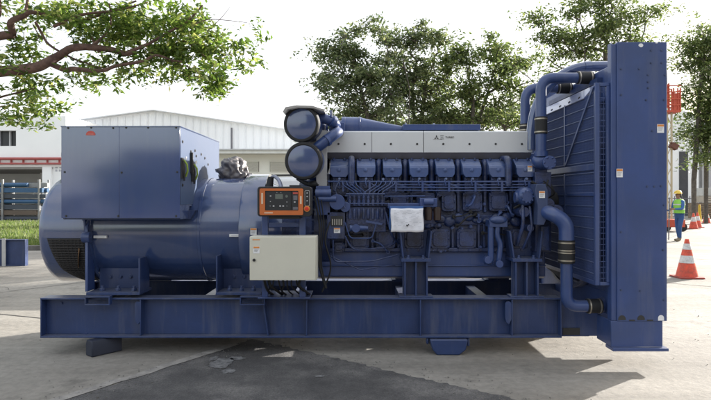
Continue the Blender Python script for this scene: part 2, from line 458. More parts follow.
mb = MB(); mb.mat(M['ink']).box(PX(563, 5.36), PX(580, 5.36), 5.3625, 5.3655, PZ(335, 5.36), PZ(328, 5.36)); mb.build('fork_slot', None, bf)
mb = MB()
for px, py in ((207, 335), (82, 334), (57, 303)): mb.bolt((PX(px, 5.3), 5.384, PZ(py, 5.38)), (0,-1,0), .01)
mb.build('bolt', B, bf)

# alternator
AC = Vector((0, 5.95, 1.15)); mb = MB()
ax = lambda px: PX(px, 5.4)
mb.lathe([(ax(37), .30), (ax(37), .515), (ax(38), .535), (ax(40), .548), (ax(44), .552), (ax(85), .552), (ax(85.6), .540), (ax(88), .540), (ax(88.5), .566), (ax(91), .566), (ax(91.6), .536),
          (ax(196), .536), (ax(196.5), .543), (ax(199), .543), (ax(199.5), .538), (ax(238), .538), (ax(239), .575), (ax(240), .58), (ax(262), .58), (ax(262.5), .5), (ax(280), .42)], (0, AC.y, AC.z), (1,0,0), seg=96)
alt = mb.build('alternator', M['bluegloss'], gen, smooth=30)
# dark vent mesh in the end cap
mb = MB(); rows = []
for i in range(15):
    a = R(-6-60*i/14); t = i/14
    xl = ax(47)+t*.12 if t < .6 else ax(47)+.072+(t-.6)*.55*.6
    rows.append([(xl+(ax(84.5)-xl)*j/8, AC.y-.556*math.cos(a), AC.z+.556*math.sin(a)) for j in range(9)])
vg = [[mb.V(p) for p in r] for r in rows]
for r0, r1 in zip(vg, vg[1:]):
    for j in range(8): mb.face([r0[j], r0[j+1], r1[j+1], r1[j]])
vent = mb.build('vent_grille', M['meshdark'], alt)
mb = MB()
for i in range(22):
    a = R(-7-57*i/21); t = i/21; xl = ax(48)+(t*.12 if t < .6 else .072+(t-.6)*.33)
    mb.tube([(xl, AC.y-.562*math.cos(a), AC.z+.562*math.sin(a)), (ax(84), AC.y-.562*math.cos(a), AC.z+.562*math.sin(a))], .0035, seg=5)
for j in range(9):
    x = ax(52)+j*(ax(83)-ax(52))/8
    kk = [k/20 for k in range(21) if x > ax(48)+((k/20)*.12 if k/20 < .6 else .072+(k/20-.6)*.33)]
    mb.tube([(x, AC.y-.563*math.cos(R(-7-57*t)), AC.z+.563*math.sin(R(-7-57*t))) for t in kk], .0025, seg=5)
mb.build('grille_bar', surf('brown_black_grille', (.035,.03,.028), .5), vent)
mb = MB(); pts = []                                          # amber diagonal streak: a reflection painted on as colour
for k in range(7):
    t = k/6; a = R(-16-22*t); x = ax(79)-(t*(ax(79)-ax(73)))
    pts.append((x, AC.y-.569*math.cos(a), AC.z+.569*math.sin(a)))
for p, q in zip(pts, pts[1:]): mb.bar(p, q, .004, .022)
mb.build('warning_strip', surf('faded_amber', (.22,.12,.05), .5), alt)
# split lines, lift bar, nameplates
mb = MB(); mb.prism([(5.355,.585),(5.50,.585),(5.50,1.20),(5.46,1.26),(5.40,1.27),(5.355,1.20)], 'x', ax(87.3), ax(90)); 
mb.cyl((ax(84.5), 5.375, PZ(237,5.38)), (ax(92.5), 5.375, PZ(237,5.38)), .055, seg=24)
mb.cyl((ax(83.8), 5.375, PZ(237,5.38)), (ax(93), 5.375, PZ(237,5.38)), .02, seg=16)
mb.bar((ax(86), 5.37, 1.27), (ax(87.5), 5.37, 1.12), .02, .02)
mb.build('lifting_bracket', M['blue'], alt, bevel=.003)
for (x0, x1, py, yy) in ((93,106,237,5.378),(229,243,235.5,5.376)):
    mb = MB(); z = PZ(py, yy)
    mb.mat(M['white']).box(PX(x0,yy), PX(x1,yy), yy+.01, yy+.034, z-.012, z+.012)
    mb.mat(M['greyink']).box(PX(x0+2,yy), PX(x1-2,yy), yy+.0085, yy+.01, z-.003, z+.003); mb.build('nameplate', None, alt)
# feet
for side in (0, 1):
    Y = (lambda y: y) if side == 0 else (lambda y: 2*CY-y)
    for (x0, x1, tall) in ((88.5, 141.5, 1), (217, 262, 0)):
        mb = MB(); xa, xb = PX(x0, 5.35), PX(x1, 5.35)
        def bx(a, b, c, d, e, f): mb.box(a, b, min(Y(c), Y(d)), max(Y(c), Y(d)), e, f)
        bx(xa, xb, 5.30, 5.62, .562, .587); bx(xa+.012, xb-.012, 5.56, 5.575, .587, .82)
        if tall: bx(xb-.014, xb, 5.31, 5.56, .5875, .91)
        else: bx(xa, xa+.014, 5.31, 5.56, .5875, .93)
        for k in range(3):
            x = xa+.11+(xb-xa-.2)*k/2
            mb.cyl((x, Y(5.40), .58), (x, Y(5.40), .635), .014, seg=8); mb.cyl((x, Y(5.40), .587), (x, Y(5.40), .612), .026, seg=6)
        for k in range(3): mb.bolt((xa+.12+k*.1, Y(5.56), .70), (0, -1 if side == 0 else 1, 0), .014, .018)
        mb.build('mounting_foot', B, gen, bevel=.002)

# terminal box on the alternator
TX0, TX1, TY0, TY1, TZ0, TZ1 = PX(62,5.1), PX(180,5.1), 5.1, 6.55, 1.285, PZ(126,5.1)
mb = MB(); mb.prism([(TY0,TZ0+.02),(TY0+.02,TZ0),(5.36,TZ0),(5.40,1.40),(TY1,1.40),(TY1,TZ1-.012),(TY0+.0,TZ1-.012)], 'x', TX0+.002, TX1-.002)
tb = mb.build('terminal_box', M['bluegloss'], gen, bevel=.004)
mb = MB()                                                    # lids: two cover sheets on the front, side cover
seam = PX(119.5, 5.1)
mb.box(TX0-.004, seam-.001, TY0-.006, TY0-.0005, TZ0+.014, TZ1-.008); mb.box(seam+.001, TX1+.001, TY0-.006, TY0-.0005, TZ0+.014, TZ1-.008)
mbx = surf('glossy_box_sheet_paint', (.031,.060,.19), .10, c2=(.026,.052,.165), scale=1.5, coat=1.0, rvar=.04, spec=.7, wear=.2, bump=.015, bscale=3)
mbx.node_tree.nodes['Principled BSDF'].inputs['Coat IOR'].default_value = 1.8
mb.build('front_cover', mbx, tb, bevel=.0015)
mb = MB(); mb.box(TX0-.008, TX1+.006, TY0-.010, TY1+.008, TZ1-.0115, TZ1); mb.build('lid', M['bluegloss'], tb, bevel=.002)
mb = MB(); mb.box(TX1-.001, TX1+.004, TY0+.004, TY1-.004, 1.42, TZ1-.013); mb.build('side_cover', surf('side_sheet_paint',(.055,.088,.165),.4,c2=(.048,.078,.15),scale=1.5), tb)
mb = MB(); mb.prism([(PX(92,5.2),1.28),(PX(185,5.2),1.28),(PX(190,5.2),1.36),(PX(90,5.2),1.36)], 'y', 5.37, 5.6); mb.build('cable_skirt', B, tb)
mb = MB()
for px, py in ((68,128),(91,127.5),(113,128),(126,127.5),(148,127.5),(176,127.5),(64.5,172),(121.5,172.5),(177,172),(66,216),(118,216),(176,216)):
    mb.bolt((PX(px,5.09), TY0-.006, PZ(py,5.09)), (0,-1,0), .0065, .007)
mb.build('cover_screw', M['ink'], tb)
mb = MB(); ex, ez = PX(90.5,5.09), PZ(134.6,5.09)
pts = [(ex+.043*math.cos(R(t)), ez+.034*math.sin(R(t))) for t in range(0, 181, 12)]+[(ex-.040, ez-.006),(ex+.040, ez-.006)]
mb.mat(M['red']).prism(pts, 'y', TY0-.0085, TY0-.0062)
mb.mat(surf('pale_red_ink',(.65,.3,.25),.6)).box(ex-.026, ex+.026, TY0-.0095, TY0-.0086, ez+.003, ez+.007)
mb.mats[0:0] = []
mb.build('emblem', None, tb)
mb = MB()
for (y, z) in ((5.42,1.93),(5.56,1.95),(5.60,1.90),(5.78,1.93),(5.60,1.84),(5.92,1.90),(6.05,1.84),(6.0,1.62),(6.1,1.64),(5.16,2.0),(5.16,1.6)):
    mb.bolt((TX1+.004, y, z), (1,0,0), .01, .008)
mb.box(TX1+.004, TX1+.03, 5.40, 5.415, 1.72, 1.92)
mb.tube([(TX1+.01, 5.75, 1.61),(TX1+.03, 5.85, 1.60),(TX1+.03, 6.0, 1.60),(TX1+.01, 6.1, 1.62)], .006, seg=6)
mb.build('side_fitting', M['ink'], tb)
for yy in (5.14, 5.46):
    mb = MB(); x = TX1+.004; z = 1.76 if yy < 5.3 else 1.74
    mb.mat(M['ink']).box(x, x+.012, yy-.03, yy+.04, z-.10, z+.09)
    mb.mat(M['strapgreen']).tube([(x+.02, yy, z+.07),(x+.045, yy+.01, z+.03),(x+.045, yy+.03, z-.03),(x+.02, yy+.05, z-.08)], .009, seg=6)
    mb.mat(M['ink']).tube([(x+.02, yy-.02, z+.06),(x+.03, yy-.015, z),(x+.02, yy+.01, z-.12)], .01, seg=6)
    mb.mat(M['white']).box(x+.03, x+.04, yy+.0, yy+.02, z+.07, z+.10)
    mb.build('strap_handle', None, tb, label='black handle with a yellow green strap')
mb = MB()                                                    # small lugs on the left side of the box
mb.box(TX0-.03, TX0-.004, 5.14, 5.17, 1.86, 1.90); mb.box(TX0-.02, TX0-.004, 5.12, 5.16, 1.62, 1.74)
mb.build('hinge', M['ink'], tb, bevel=.002)

# flywheel housing between alternator and engine
mb = MB(); mb.lathe([(PX(280,5.5),.42),(PX(296,5.5),.42),(PX(297,5.5),.52),(PX(312,5.5),.52),(PX(314,5.5),.47),(PX(330,5.5),.47)], (0,AC.y,AC.z), (1,0,0), seg=64)
fh = mb.build('flywheel_housing', M['blueeng'], gen, smooth=30)
mb = MB()
for k in range(28):
    a = 2*math.pi*k/28; mb.bolt((PX(312,5.5)+.001, AC.y-.498*math.cos(a), AC.z+.498*math.sin(a)), (1,0,0), .012, .02)
mb.build('flange_bolt', M['blueeng'], fh)

# ------------------------------------------------------------ engine
E = M['blueeng']; ex0, ex1 = PX(330,5.6), PX(536,5.6)
mb = MB()
mb.prism([(5.62,.96),(5.60,1.02),(5.60,1.30),(5.66,1.56),(5.72,1.74),(6.20,1.74),(6.24,1.3),(6.24,.96)], 'x', ex0, ex1)
mb.box(ex0-.03, ex0, 5.56, 6.26, .92, 1.72); mb.box(ex1, ex1+.05, 5.54, 6.28, .90, 1.70)
mb.box(ex0, ex1, 5.575, 5.60, PZ(225,5.59), PZ(215,5.59))          # gallery band
mb.box(ex0, ex1, 5.555, 6.26, .945, .985)                         # pan rail
eng = mb.build('engine_block', E, gen, bevel=.006)
mb = MB(); mb.prism([(5.60,.944),(5.585,.70),(5.63,.672),(6.2,.672),(6.25,.70),(6.24,.944)], 'x', PX(318,5.6), PX(545,5.6))
mb.box(PX(318,5.6), PX(545,5.6), 5.57, 5.5845, .80, .815)
sump = mb.build('oil_sump', M['blue'], eng, bevel=.01)
mb = MB(); 
for k in range(20): mb.bolt((ex0+.06+k*(ex1-ex0-.12)/19, 5.555, .965), (0,-1,0), .011, .016)
mb.build('pan_bolt', E, sump)
# gallery lumps
mb = MB()
for k in range(9):
    x = PX(440+k*9.5, 5.57); mb.sphere((x, 5.57, PZ(219+2.5*math.sin(k*1.7),5.57)), .055, 1.1, .5, .8+.2*math.sin(k))
for k in range(6): mb.sphere((PX(392+k*9,5.58), 5.58, PZ(226,5.58)), .04, 1.2, .5, .7)
mb.build('water_gallery', E, eng)
# crankcase covers
def plate(mb, x0, x1, z0, z1, y0, y1, c=.02):
    mb.prism([(x0+c,z0),(x1-c,z0),(x1,z0+c),(x1,z1-c),(x1-c,z1),(x0+c,z1),(x0,z1-c),(x0,z0+c)], 'y', y0, y1)
for (x0,x1,y0,y1,dd) in ((441,455,193,211,5.60),(462,481,193,211,5.60),(488,507,193,211,5.60),(416,434,193,211,5.6),(390,408,193,206,5.6),
                      (430,449,229,248,5.60),(456,475,229,248,5.60),(404,423,229,248,5.6),(509,526,229,248,5.60),(376,395,229,248,5.6),(350,369,229,248,5.6),(333,345,242,252,5.6)):
    mb = MB(); zz0, zz1 = PZ(y1,dd), PZ(y0,dd); xa, xb = PX(x0,dd), PX(x1,dd)
    plate(mb, xa, xb, zz0, zz1, 5.545, 5.66); plate(mb, xa+.022, xb-.022, zz0+.022, zz1-.022, 5.53, 5.545)
    for bx_ in (xa+.014, xb-.014):
        for bz in (zz0+.014, (zz0+zz1)/2, zz1-.014): mb.bolt((bx_, 5.545, bz), (0,-1,0), .007, .01)
    mb.build('crankcase_cover', E, eng, bevel=.004)
# vertical ribs and ports between covers
mb = MB()
for px in (436,452.5,478.5,484,503,398.5,372.5,346): mb.box(PX(px,5.58)-.012, PX(px,5.58)+.012, 5.565, 5.60, .985, 1.22)
for px in (458,484.5,510,437,411.5): mb.box(PX(px,5.6)-.014, PX(px,5.6)+.014, 5.575, 5.69, 1.34, 1.70)
mb.build('crankcase_rib', E, eng, bevel=.004)
# cylinder heads
heads_px = (330,356.5,383,409.5,436,462.5,489,516)
def make_head(i, px):
    mb = MB(); xa, xb = PX(px,5.5), PX(px+19,5.5); cx = (xa+xb)/2
    # rocker cover
    mb.prism([(5.84,1.70),(5.84,1.872),(5.615,1.870),(5.505,1.798),(5.495,1.742),(5.505,1.71)], 'x', xa, xb)
    h = mb.build('cylinder_head', M['headpaint'], eng, bevel=.006)
    mb = MB(); mb.prism([(cx-.088,1.716),(cx-.091,1.778),(cx+.091,1.778),(cx+.088,1.716),(cx+.066,1.684),(cx-.066,1.684)], 'y', 5.482, 5.70)
    mb.cyl((cx-.005,5.485,1.752),(cx-.005,5.474,1.752),.019,seg=20); mb.cyl((cx-.005,5.476,1.752),(cx-.005,5.468,1.752),.010,seg=12)
    mb.build('rocker_cover', M['headpaint'], h, bevel=.005)
    mb = MB(); mb.box(cx-.068, cx+.068, 5.52, 5.80, 1.52, 1.684); mb.box(cx-.08, cx+.08, 5.535, 5.80, 1.50, 1.53)
    mb.cyl((cx+.0,5.52,1.60),(cx+.0,5.495,1.60),.03,seg=16)
    for dx in (-.05,.05):
        for z in (1.55,1.66): mb.bolt((cx+dx,5.52,z),(0,-1,0),.009,.014)
    mb.build('head_casting', E, h, bevel=.006)
    mb = MB(); mb.cyl((cx-.0,5.498,1.668),(cx,5.462,1.668),.013,seg=10); mb.cyl((cx,5.466,1.668),(cx,5.45,1.668),.009,seg=6)
    if i == 2: mb.cyl((xa-.0,5.498,1.665),(xa,5.462,1.665),.013,seg=10)
    mb.build('injector_plug', M['wirelight'], h)
    mb = MB()
    for dx, y in ((-.06,5.60),(.05,5.60)): mb.bolt((cx+dx, y, 1.86), (0,0,1), .011, .02)
    mb.build('cover_nut', E, h)
for i, px in enumerate(heads_px): make_head(i, px)
# pipes between heads
for px in (351.5, 508.5):
    mb = MB(); x = PX(px,5.47)
    mb.tube(bend([(x,5.47,1.60),(x,5.47,1.86),(x,5.72,1.88)], .07), .034, seg=16); mb.lathe([(0,.042),(.02,.042)], (x,5.47,1.62), (0,0,1), 16)
    mb.build('water_outlet', M['blueeng'], eng)
mb = MB()
for k, px in enumerate((378.5,405,431.5,458,485)):
    x = PX(px,5.62); mb.tube(bend([(x,5.62,1.55),(x,5.62,1.84),(x+.02,5.8,1.86)], .05), .03, seg=12)
    mb.cyl((x-.03,5.66,1.78),(x+.03,5.66,1.78),.045,seg=14)
mb.build('inlet_elbow', E, eng)
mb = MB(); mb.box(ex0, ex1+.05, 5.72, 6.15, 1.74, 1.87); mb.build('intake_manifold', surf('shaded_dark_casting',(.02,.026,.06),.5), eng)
# fuel rails
mb = MB(); rx0, rx1 = PX(343,5.45), PX(541,5.45)
for z, y, r, xa, xb in ((1.642,5.455,.008,rx0-.15,rx1),(1.612,5.465,.006,PX(392,5.46),rx1-.1),(1.585,5.46,.007,PX(392,5.46),rx1-.06),(1.556,5.465,.006,PX(392,5.46),rx1-.2),(1.50,5.47,.007,PX(345,5.46),PX(425,5.46))):
    mb.tube([(xa,y,z),((xa+xb)/2,y+.004,z-.004),(xb,y,z)], r, seg=8)
mb.build('fuel_rail', M['blue'], eng)
mb = MB()
for k in range(8):
    xh = PX(heads_px[k]+9,5.45); mb.tube([(xh,5.46,1.66),(xh,5.452,1.64),(xh+.01,5.455,1.60)], .007, seg=6)
    mb.tube(bend([(xh+.04,5.49,1.62),(xh+.10,5.46,1.60),(xh+.16,5.49,1.575)], .04), .008, seg=6)
    mb.box(xh+.03, xh+.05, 5.45, 5.49, 1.545, 1.65)
mb.build('fuel_branch_line', M['blue'], eng)
# injection pump
mb = MB(); pz = lambda y: PZ(y,5.42); pxx = lambda x: PX(x,5.42)
mb.box(pxx(346), pxx(386), 5.44, 5.60, pz(232), pz(207)); mb.box(pxx(344), pxx(388), 5.43, 5.58, pz(206), pz(203.5)); mb.box(pxx(347), pxx(385), 5.47, 5.58, pz(207), pz(196))
pump = mb.build('injection_pump', E, eng, bevel=.004)
for k in range(8):
    x = pxx(349.5+k*4.7); mb = MB()
    mb.lathe([(0,.018),(.05,.018),(.052,.012),(.07,.012),(.072,.015),(.095,.015),(.097,.009),(.125,.009)], (x,5.425,pz(205.5)), (0,0,1), 12)
    mb.lathe([(0,.014),(.03,.017),(.08,.017),(.1,.012)], (x,5.435,pz(219)), (0,0,1), 12)
    mb.cyl((x,5.44,pz(223)),(x,5.425,pz(223)),.012,seg=8)
    mb.build('pump_element', M['blueeng'], pump)
mb = MB()
for k in range(4):                                            # fan of high pressure lines
    xt = pxx(343+k*4.5)+.0; xb = pxx(354+k*3.6); mb.tube(bend([(xt-.01,5.45,pz(181)),(xt,5.43,pz(185)),(xb,5.425,pz(192)),(xb,5.425,pz(195))], .02), .0055, seg=6)
for k in range(5):
    xt = pxx(376+k*4.6); xb = pxx(365+k*4.4); mb.tube(bend([(xt+.01,5.45,pz(181.5)),(xt,5.43,pz(184.5)),(xb,5.425,pz(192)),(xb,5.425,pz(195))], .02), .0055, seg=6)
mb.tube([(pxx(346),5.42,pz(194)),(pxx(385),5.42,pz(194))], .007, seg=6)
mb.tube([(pxx(340),5.41,pz(203.5)),(pxx(420),5.41,pz(203.5))], .006, seg=6)
mb.build('injection_line', M['wirelight'] if False else M['blue'], pump)
mb = MB()                                                     # governor, lever gear
mb.cyl((pxx(350),5.40,pz(228)),(pxx(368),5.40,pz(228)),.03,.022,seg=14); mb.cyl((pxx(356),5.37,pz(228)),(pxx(356),5.5,pz(228)),.04,seg=14)
mb.tube(bend([(pxx(345),5.38,pz(222)),(pxx(350),5.38,pz(238)),(pxx(372),5.38,pz(238)),(pxx(376),5.38,pz(224))],.04), .006, seg=6)
mb.bar((pxx(366),5.38,pz(221)),(pxx(382),5.38,pz(224)),.01,.02)
mb.build('governor_linkage', M['blue'], pump)
# left front details
mb = MB(); mb.box(PX(327,5.4), PX(345,5.4), 5.40, 5.56, PZ(239,5.4), PZ(212,5.4))
sb = mb.build('starter_relay_box', M['blueeng'], eng, bevel=.006)
mb = MB(); mb.mat(M['ink']).box(PX(331,5.4), PX(343,5.4), 5.392, 5.40, PZ(226,5.4), PZ(216,5.4))
mb.mat(M['steel'])
for k in range(5): mb.box(PX(332+k*2.2,5.39), PX(333+k*2.2,5.39), 5.386, 5.392, PZ(225,5.39), PZ(219,5.39))
mb.build('terminal_strip', None, sb)
def warning_label(name, parent, x, y, z, w_, h, header=True):
    mb = MB(); mb.mat(M['white']).box(x-w_/2, x+w_/2, y-.002, y, z-h/2, z+h/2)
    if header: mb.mat(M['labelorange']).box(x-w_/2+.002, x+w_/2-.002, y-.003, y-.002, z+h*.22, z+h*.46)
    mb.mat(M['ink'])
    for k in range(3): mb.box(x-w_*.36, x+w_*(.36-.1*k), y-.003, y-.002, z+h*(.08-.16*k)-.0012, z+h*(.08-.16*k)+.0012)
    return mb.build(name, None, parent)
warning_label('warning_label', sb, PX(337,5.39), 5.399, PZ(230.5,5.39), .06, .05)
mb = MB(); mb.cyl((PX(315,5.3),5.35,PZ(193,5.35)),(PX(331,5.3),5.35,PZ(193,5.35)),.038,seg=20); mb.cyl((PX(318,5.3),5.35,PZ(199,5.35)),(PX(336,5.3),5.35,PZ(199,5.35)),.028,seg=16)
mb.cyl((PX(337,5.35),5.35,PZ(202,5.35)),(PX(337,5.35),5.6,PZ(202,5.35)),.075,seg=24); mb.cyl((PX(345,5.35),5.38,PZ(207,5.35)),(PX(345,5.35),5.6,PZ(207,5.35)),.05,seg=20)
mb.box(PX(316,5.4),PX(330,5.4),5.40,5.7,PZ(215,5.4),PZ(186,5.4))
mb.build('priming_pump', M['blue'], eng, bevel=.003)
mb = MB()
mb.tube(bend([(PX(333,5.35),5.36,PZ(240,5.36)),(PX(333,5.35),5.36,PZ(262,5.36)),(PX(372,5.35),5.4,PZ(262,5.36)),(PX(398,5.35),5.45,PZ(256,5.36))],.06), .008, seg=6)
mb.tube(bend([(PX(345,5.35),5.38,PZ(236,5.36)),(PX(352,5.35),5.36,PZ(250,5.36)),(PX(390,5.35),5.42,PZ(248,5.36)),(PX(400,5.35),5.5,PZ(240,5.36))],.06), .007, seg=6)
mb.tube(bend([(PX(386,5.35),5.40,PZ(212,5.36)),(PX(392,5.35),5.40,PZ(236,5.36)),(PX(400,5.35),5.5,PZ(245,5.36))],.06), .01, seg=6)
mb.tube(bend([(PX(340,5.35),5.36,PZ(180,5.36)),(PX(334,5.35),5.36,PZ(190,5.36)),(PX(345,5.35),5.36,PZ(208,5.36))],.06), .007, seg=6)
mb.tube([(PX(330,5.35),5.38,PZ(256,5.38)),(PX(360,5.35),5.38,PZ(270,5.38)),(PX(396,5.35),5.45,PZ(266,5.38))], .006, seg=6)
mb.build('oil_line', E, eng)
# filters and filter head
mb = MB(); mb.box(PX(420,5.35), PX(437,5.35), 5.34, 5.52, PZ(207,5.35), PZ(198,5.35)); mb.box(PX(388,5.35), PX(424,5.35), 5.37, 5.55, PZ(208.5,5.35), PZ(203,5.35))
mb.cyl((PX(424,5.3),5.33,PZ(202,5.33)),(PX(434,5.3),5.33,PZ(202,5.33)),.03,seg=14)
flt = mb.build('filter_head', M['blue'], eng, bevel=.005)
for k in range(2):
    mb = MB(); mb.lathe([(0,.025),(.005,.036),(.115,.038),(.118,.03),(.13,.03)], (PX(428.5+k*9,5.36), 5.37, PZ(220.5,5.36)), (0,0,1), 24)
    mb.build('oil_filter', M['brownfilter'], flt)
# drain pipes near the second mount
mb = MB()
mb.box(PX(489,5.4), PX(507,5.4), 5.38, 5.56, PZ(227,5.4), PZ(220,5.4)); mb.sphere((PX(498,5.4),5.40,PZ(220,5.4)), .09, 1, .6, .45)
mb.tube(bend([(PX(491,5.4),5.41,PZ(225,5.4)),(PX(491,5.4),5.41,PZ(262,5.4)),(PX(488,5.4),5.5,PZ(263,5.4))],.04), .028, seg=16)
mb.tube(bend([(PX(498,5.4),5.41,PZ(225,5.4)),(PX(497,5.4),5.41,PZ(236,5.4)),(PX(501,5.4),5.41,PZ(244,5.4)),(PX(499,5.4),5.41,PZ(262,5.4)),(PX(499,5.4),5.5,PZ(266,5.4))],.06), .026, seg=16)
for px, py in ((488,260),(499.5,264)): mb.cyl((PX(px,5.4),5.385,PZ(py,5.4)),(PX(px,5.4),5.46,PZ(py,5.4)),.036,seg=18)
mb.build('drain_pipe', M['blue'], eng, bevel=.003)
# generator (belt) and box at right
mb = MB(); c = (PX(527,5.3), 5.3, PZ(196.5,5.3)); mb.lathe([(-.02,.05),(0,.072),(.02,.085),(.16,.085),(.18,.05)], c, (0,1,0), 32)
mb.cyl((c[0]-.10,5.36,c[2]-.01),(c[0]+.06,5.36,c[2]-.01),.05,seg=20)
for k in range(10):
    a = 2*math.pi*k/10; mb.cyl((c[0]+.055*math.cos(a),5.272,c[2]+.055*math.sin(a)),(c[0]+.055*math.cos(a),5.3,c[2]+.055*math.sin(a)),.009,seg=6)
mb.build('charging_alternator', M['blue'], eng)
mb = MB(); xx = lambda p: PX(p,5.22)
zz = lambda p: PZ(p,5.22)
mb.prism([(xx(535),zz(191)),(xx(536.5),zz(184)),(xx(545.5),zz(184)),(xx(548),zz(190)),(xx(548),zz(216)),(xx(544),zz(225)),(xx(537),zz(225)),(xx(538),zz(206))], 'y', 5.22, 5.40)
bg_ = mb.build('belt_guard', M['bluedusty'], eng, bevel=.005)
warning_label('warning_label', bg_, PX(542.2,5.21), 5.217, PZ(194.5,5.21), .055, .065)
mb = MB()
for px, py, r in ((524,212,.05),(530,228,.035),(556,212,.07),(549,204,.05)): mb.cyl((PX(px,5.35),5.33,PZ(py,5.35)),(PX(px,5.35),5.6,PZ(py,5.35)),r,seg=20)
mb.box(PX(536,5.4),PX(552,5.4),5.42,6.4,PZ(252,5.4),PZ(172,5.4)); mb.box(PX(540,5.4),PX(548,5.4),5.36,5.6,PZ(250,5.4),PZ(226,5.4))
mb.tube(bend([(PX(524,5.3),5.34,PZ(205,5.3)),(PX(524,5.3),5.32,PZ(225,5.3)),(PX(520,5.3),5.4,PZ(246,5.3))],.06), .018, seg=10)
mb.tube(bend([(PX(531,5.3),5.34,PZ(206,5.3)),(PX(533,5.3),5.32,PZ(228,5.3)),(PX(526,5.3),5.4,PZ(250,5.3))],.06), .014, seg=10)
mb.build('gear_case', E, eng, bevel=.006)
# thermostat housing
mb = MB(); yy = 5.42
mb.prism([(PX(537.5,yy),PZ(182,yy)),(PX(537.5,yy),PZ(158,yy)),(PX(540,yy),PZ(152,yy)),(PX(546,yy),PZ(152,yy)),(PX(551,yy),PZ(160,yy)),(PX(551,yy),PZ(172,yy)),(PX(544,yy),PZ(182,yy))], 'y', 5.52, 6.1)
mb.sphere((PX(542,5.4),5.42,PZ(161,5.4)), .085, 1.1, .9, .9); mb.cyl((PX(547,5.4),5.32,PZ(163,5.4)),(PX(547,5.4),5.5,PZ(163,5.4)),.065,seg=24)
for k in range(6):
    a = k*math.pi/3; mb.bolt((PX(547,5.4)+.05*math.cos(a),5.32,PZ(163,5.4)+.05*math.sin(a)),(0,-1,0),.008,.01)
mb.build('thermostat_housing', M['blue'], eng, bevel=.006)
warning_label('warning_label', eng, PX(530.5,5.46), 5.48, PZ(168.5,5.46), .045, .055, True)
mb = MB()
random.seed(11)
for k in range(12):
    x = PX(522+random.random()*30,5.38); z = PZ(180+random.random()*22,5.38)
    mb.tube(bend([(x,5.36,z),(x+random.uniform(-.08,.12),5.34,z-random.uniform(.0,.12)),(x+random.uniform(-.1,.15),5.45,z-random.uniform(.1,.22))],.05), random.uniform(.006,.013), seg=6)
mb.build('coolant_hose', M['rubber'], eng)
# shaft to the fan
mb = MB(); mb.cyl((PX(548,5.9),5.95,1.45),(2.16,5.95,1.45),.09,seg=24); mb.lathe([(0,.16),(.03,.2),(.09,.2),(.1,.16)], (1.96,5.95,1.45), (1,0,0), 32)
mb.build('fan_hub', M['ink'], eng)

random.seed(21); mb = MB()
for k in range(70):
    px, py = random.uniform(334,532), random.choice((random.uniform(186,192),random.uniform(224,229),random.uniform(247,252),random.uniform(192,212)))
    if 388 < px < 428 and 200 < py < 236: continue
    mb.bolt((PX(px,5.56),5.565,PZ(py,5.56)), (0,-1,0), random.uniform(.008,.015), random.uniform(.015,.03))
mb.build('bolt', M['blue'], eng)
for k in range(16):
    px, py = random.uniform(332,520), random.uniform(205,246); x, z = PX(px,5.5), PZ(py,5.5); dx = random.uniform(-.25,.3); dz = random.uniform(-.12,.12); y = random.uniform(5.46,5.53)
    if 386 < px < 430: continue
    mb = MB(); mb.tube(bend([(x,5.6,z),(x,y,z),(x+dx*.5,y,z+dz*.2),(x+dx,y,z+dz),(x+dx,5.6,z+dz)],.03,5), random.uniform(.006,.012), seg=7)
    mb.cyl((x,5.545,z),(x,5.52,z),.02,seg=6); mb.cyl((x+dx,5.545,z+dz),(x+dx,5.52,z+dz),.02,seg=6); mb.build('oil_line', M['blue'] if k % 3 else M['rubber'], eng)

# mounts for the engine
for side in (0,1):
    Y = (lambda y: y) if side == 0 else (lambda y: 2*CY-y)
    for (x0, x1, t0, t1) in ((404,427,400,431),(514,537,509,541)):
        mb = MB(); yy = 5.38; s1 = -1 if side else 1
        def bx(a, b, c, d, e, f): mb.box(a, b, min(Y(c), Y(d)), max(Y(c), Y(d)), e, f)
        xa, xb = PX(x0,yy), PX(x1,yy)
        for xm in (xa+.006, (xa+xb)/2, xb-.006): bx(xm-.008, xm+.008, 5.33, 5.46, .5355, PZ(261,yy))
        bx(xa-.01, xb+.01, 5.43, 5.445, .536, PZ(261,yy)-.001); bx(xa-.03, xb+.03, 5.31, 5.60, PZ(261,yy)+.0005, PZ(258,yy))
        za, zb_ = PZ(258,yy)+.0005, PZ(231,yy)
        for (ba, ta) in ((xa-.01, PX(t0,yy)), (xb+.01, PX(t1,yy))):
            mb.prism([(ba-.008,za),(ba+.008,za),(ta+.008,zb_),(ta-.008,zb_)], 'y', min(Y(5.34),Y(5.56)), max(Y(5.34),Y(5.56)))
        mb.prism([(xa,za),(xb,za),(PX(t1,yy)-.01,zb_),(PX(t0,yy)+.01,zb_)], 'y', min(Y(5.55),Y(5.565)), max(Y(5.55),Y(5.565)))
        bx(xa-.05, xb+.05, 5.31, 5.459, .5352, .549)
        for xm in (xa+.04, xb-.04): mb.bolt((xm, Y(5.36), PZ(258,yy)), (0,0,1), .014, .03)
        mb.build('engine_mount', B, gen, bevel=.002)

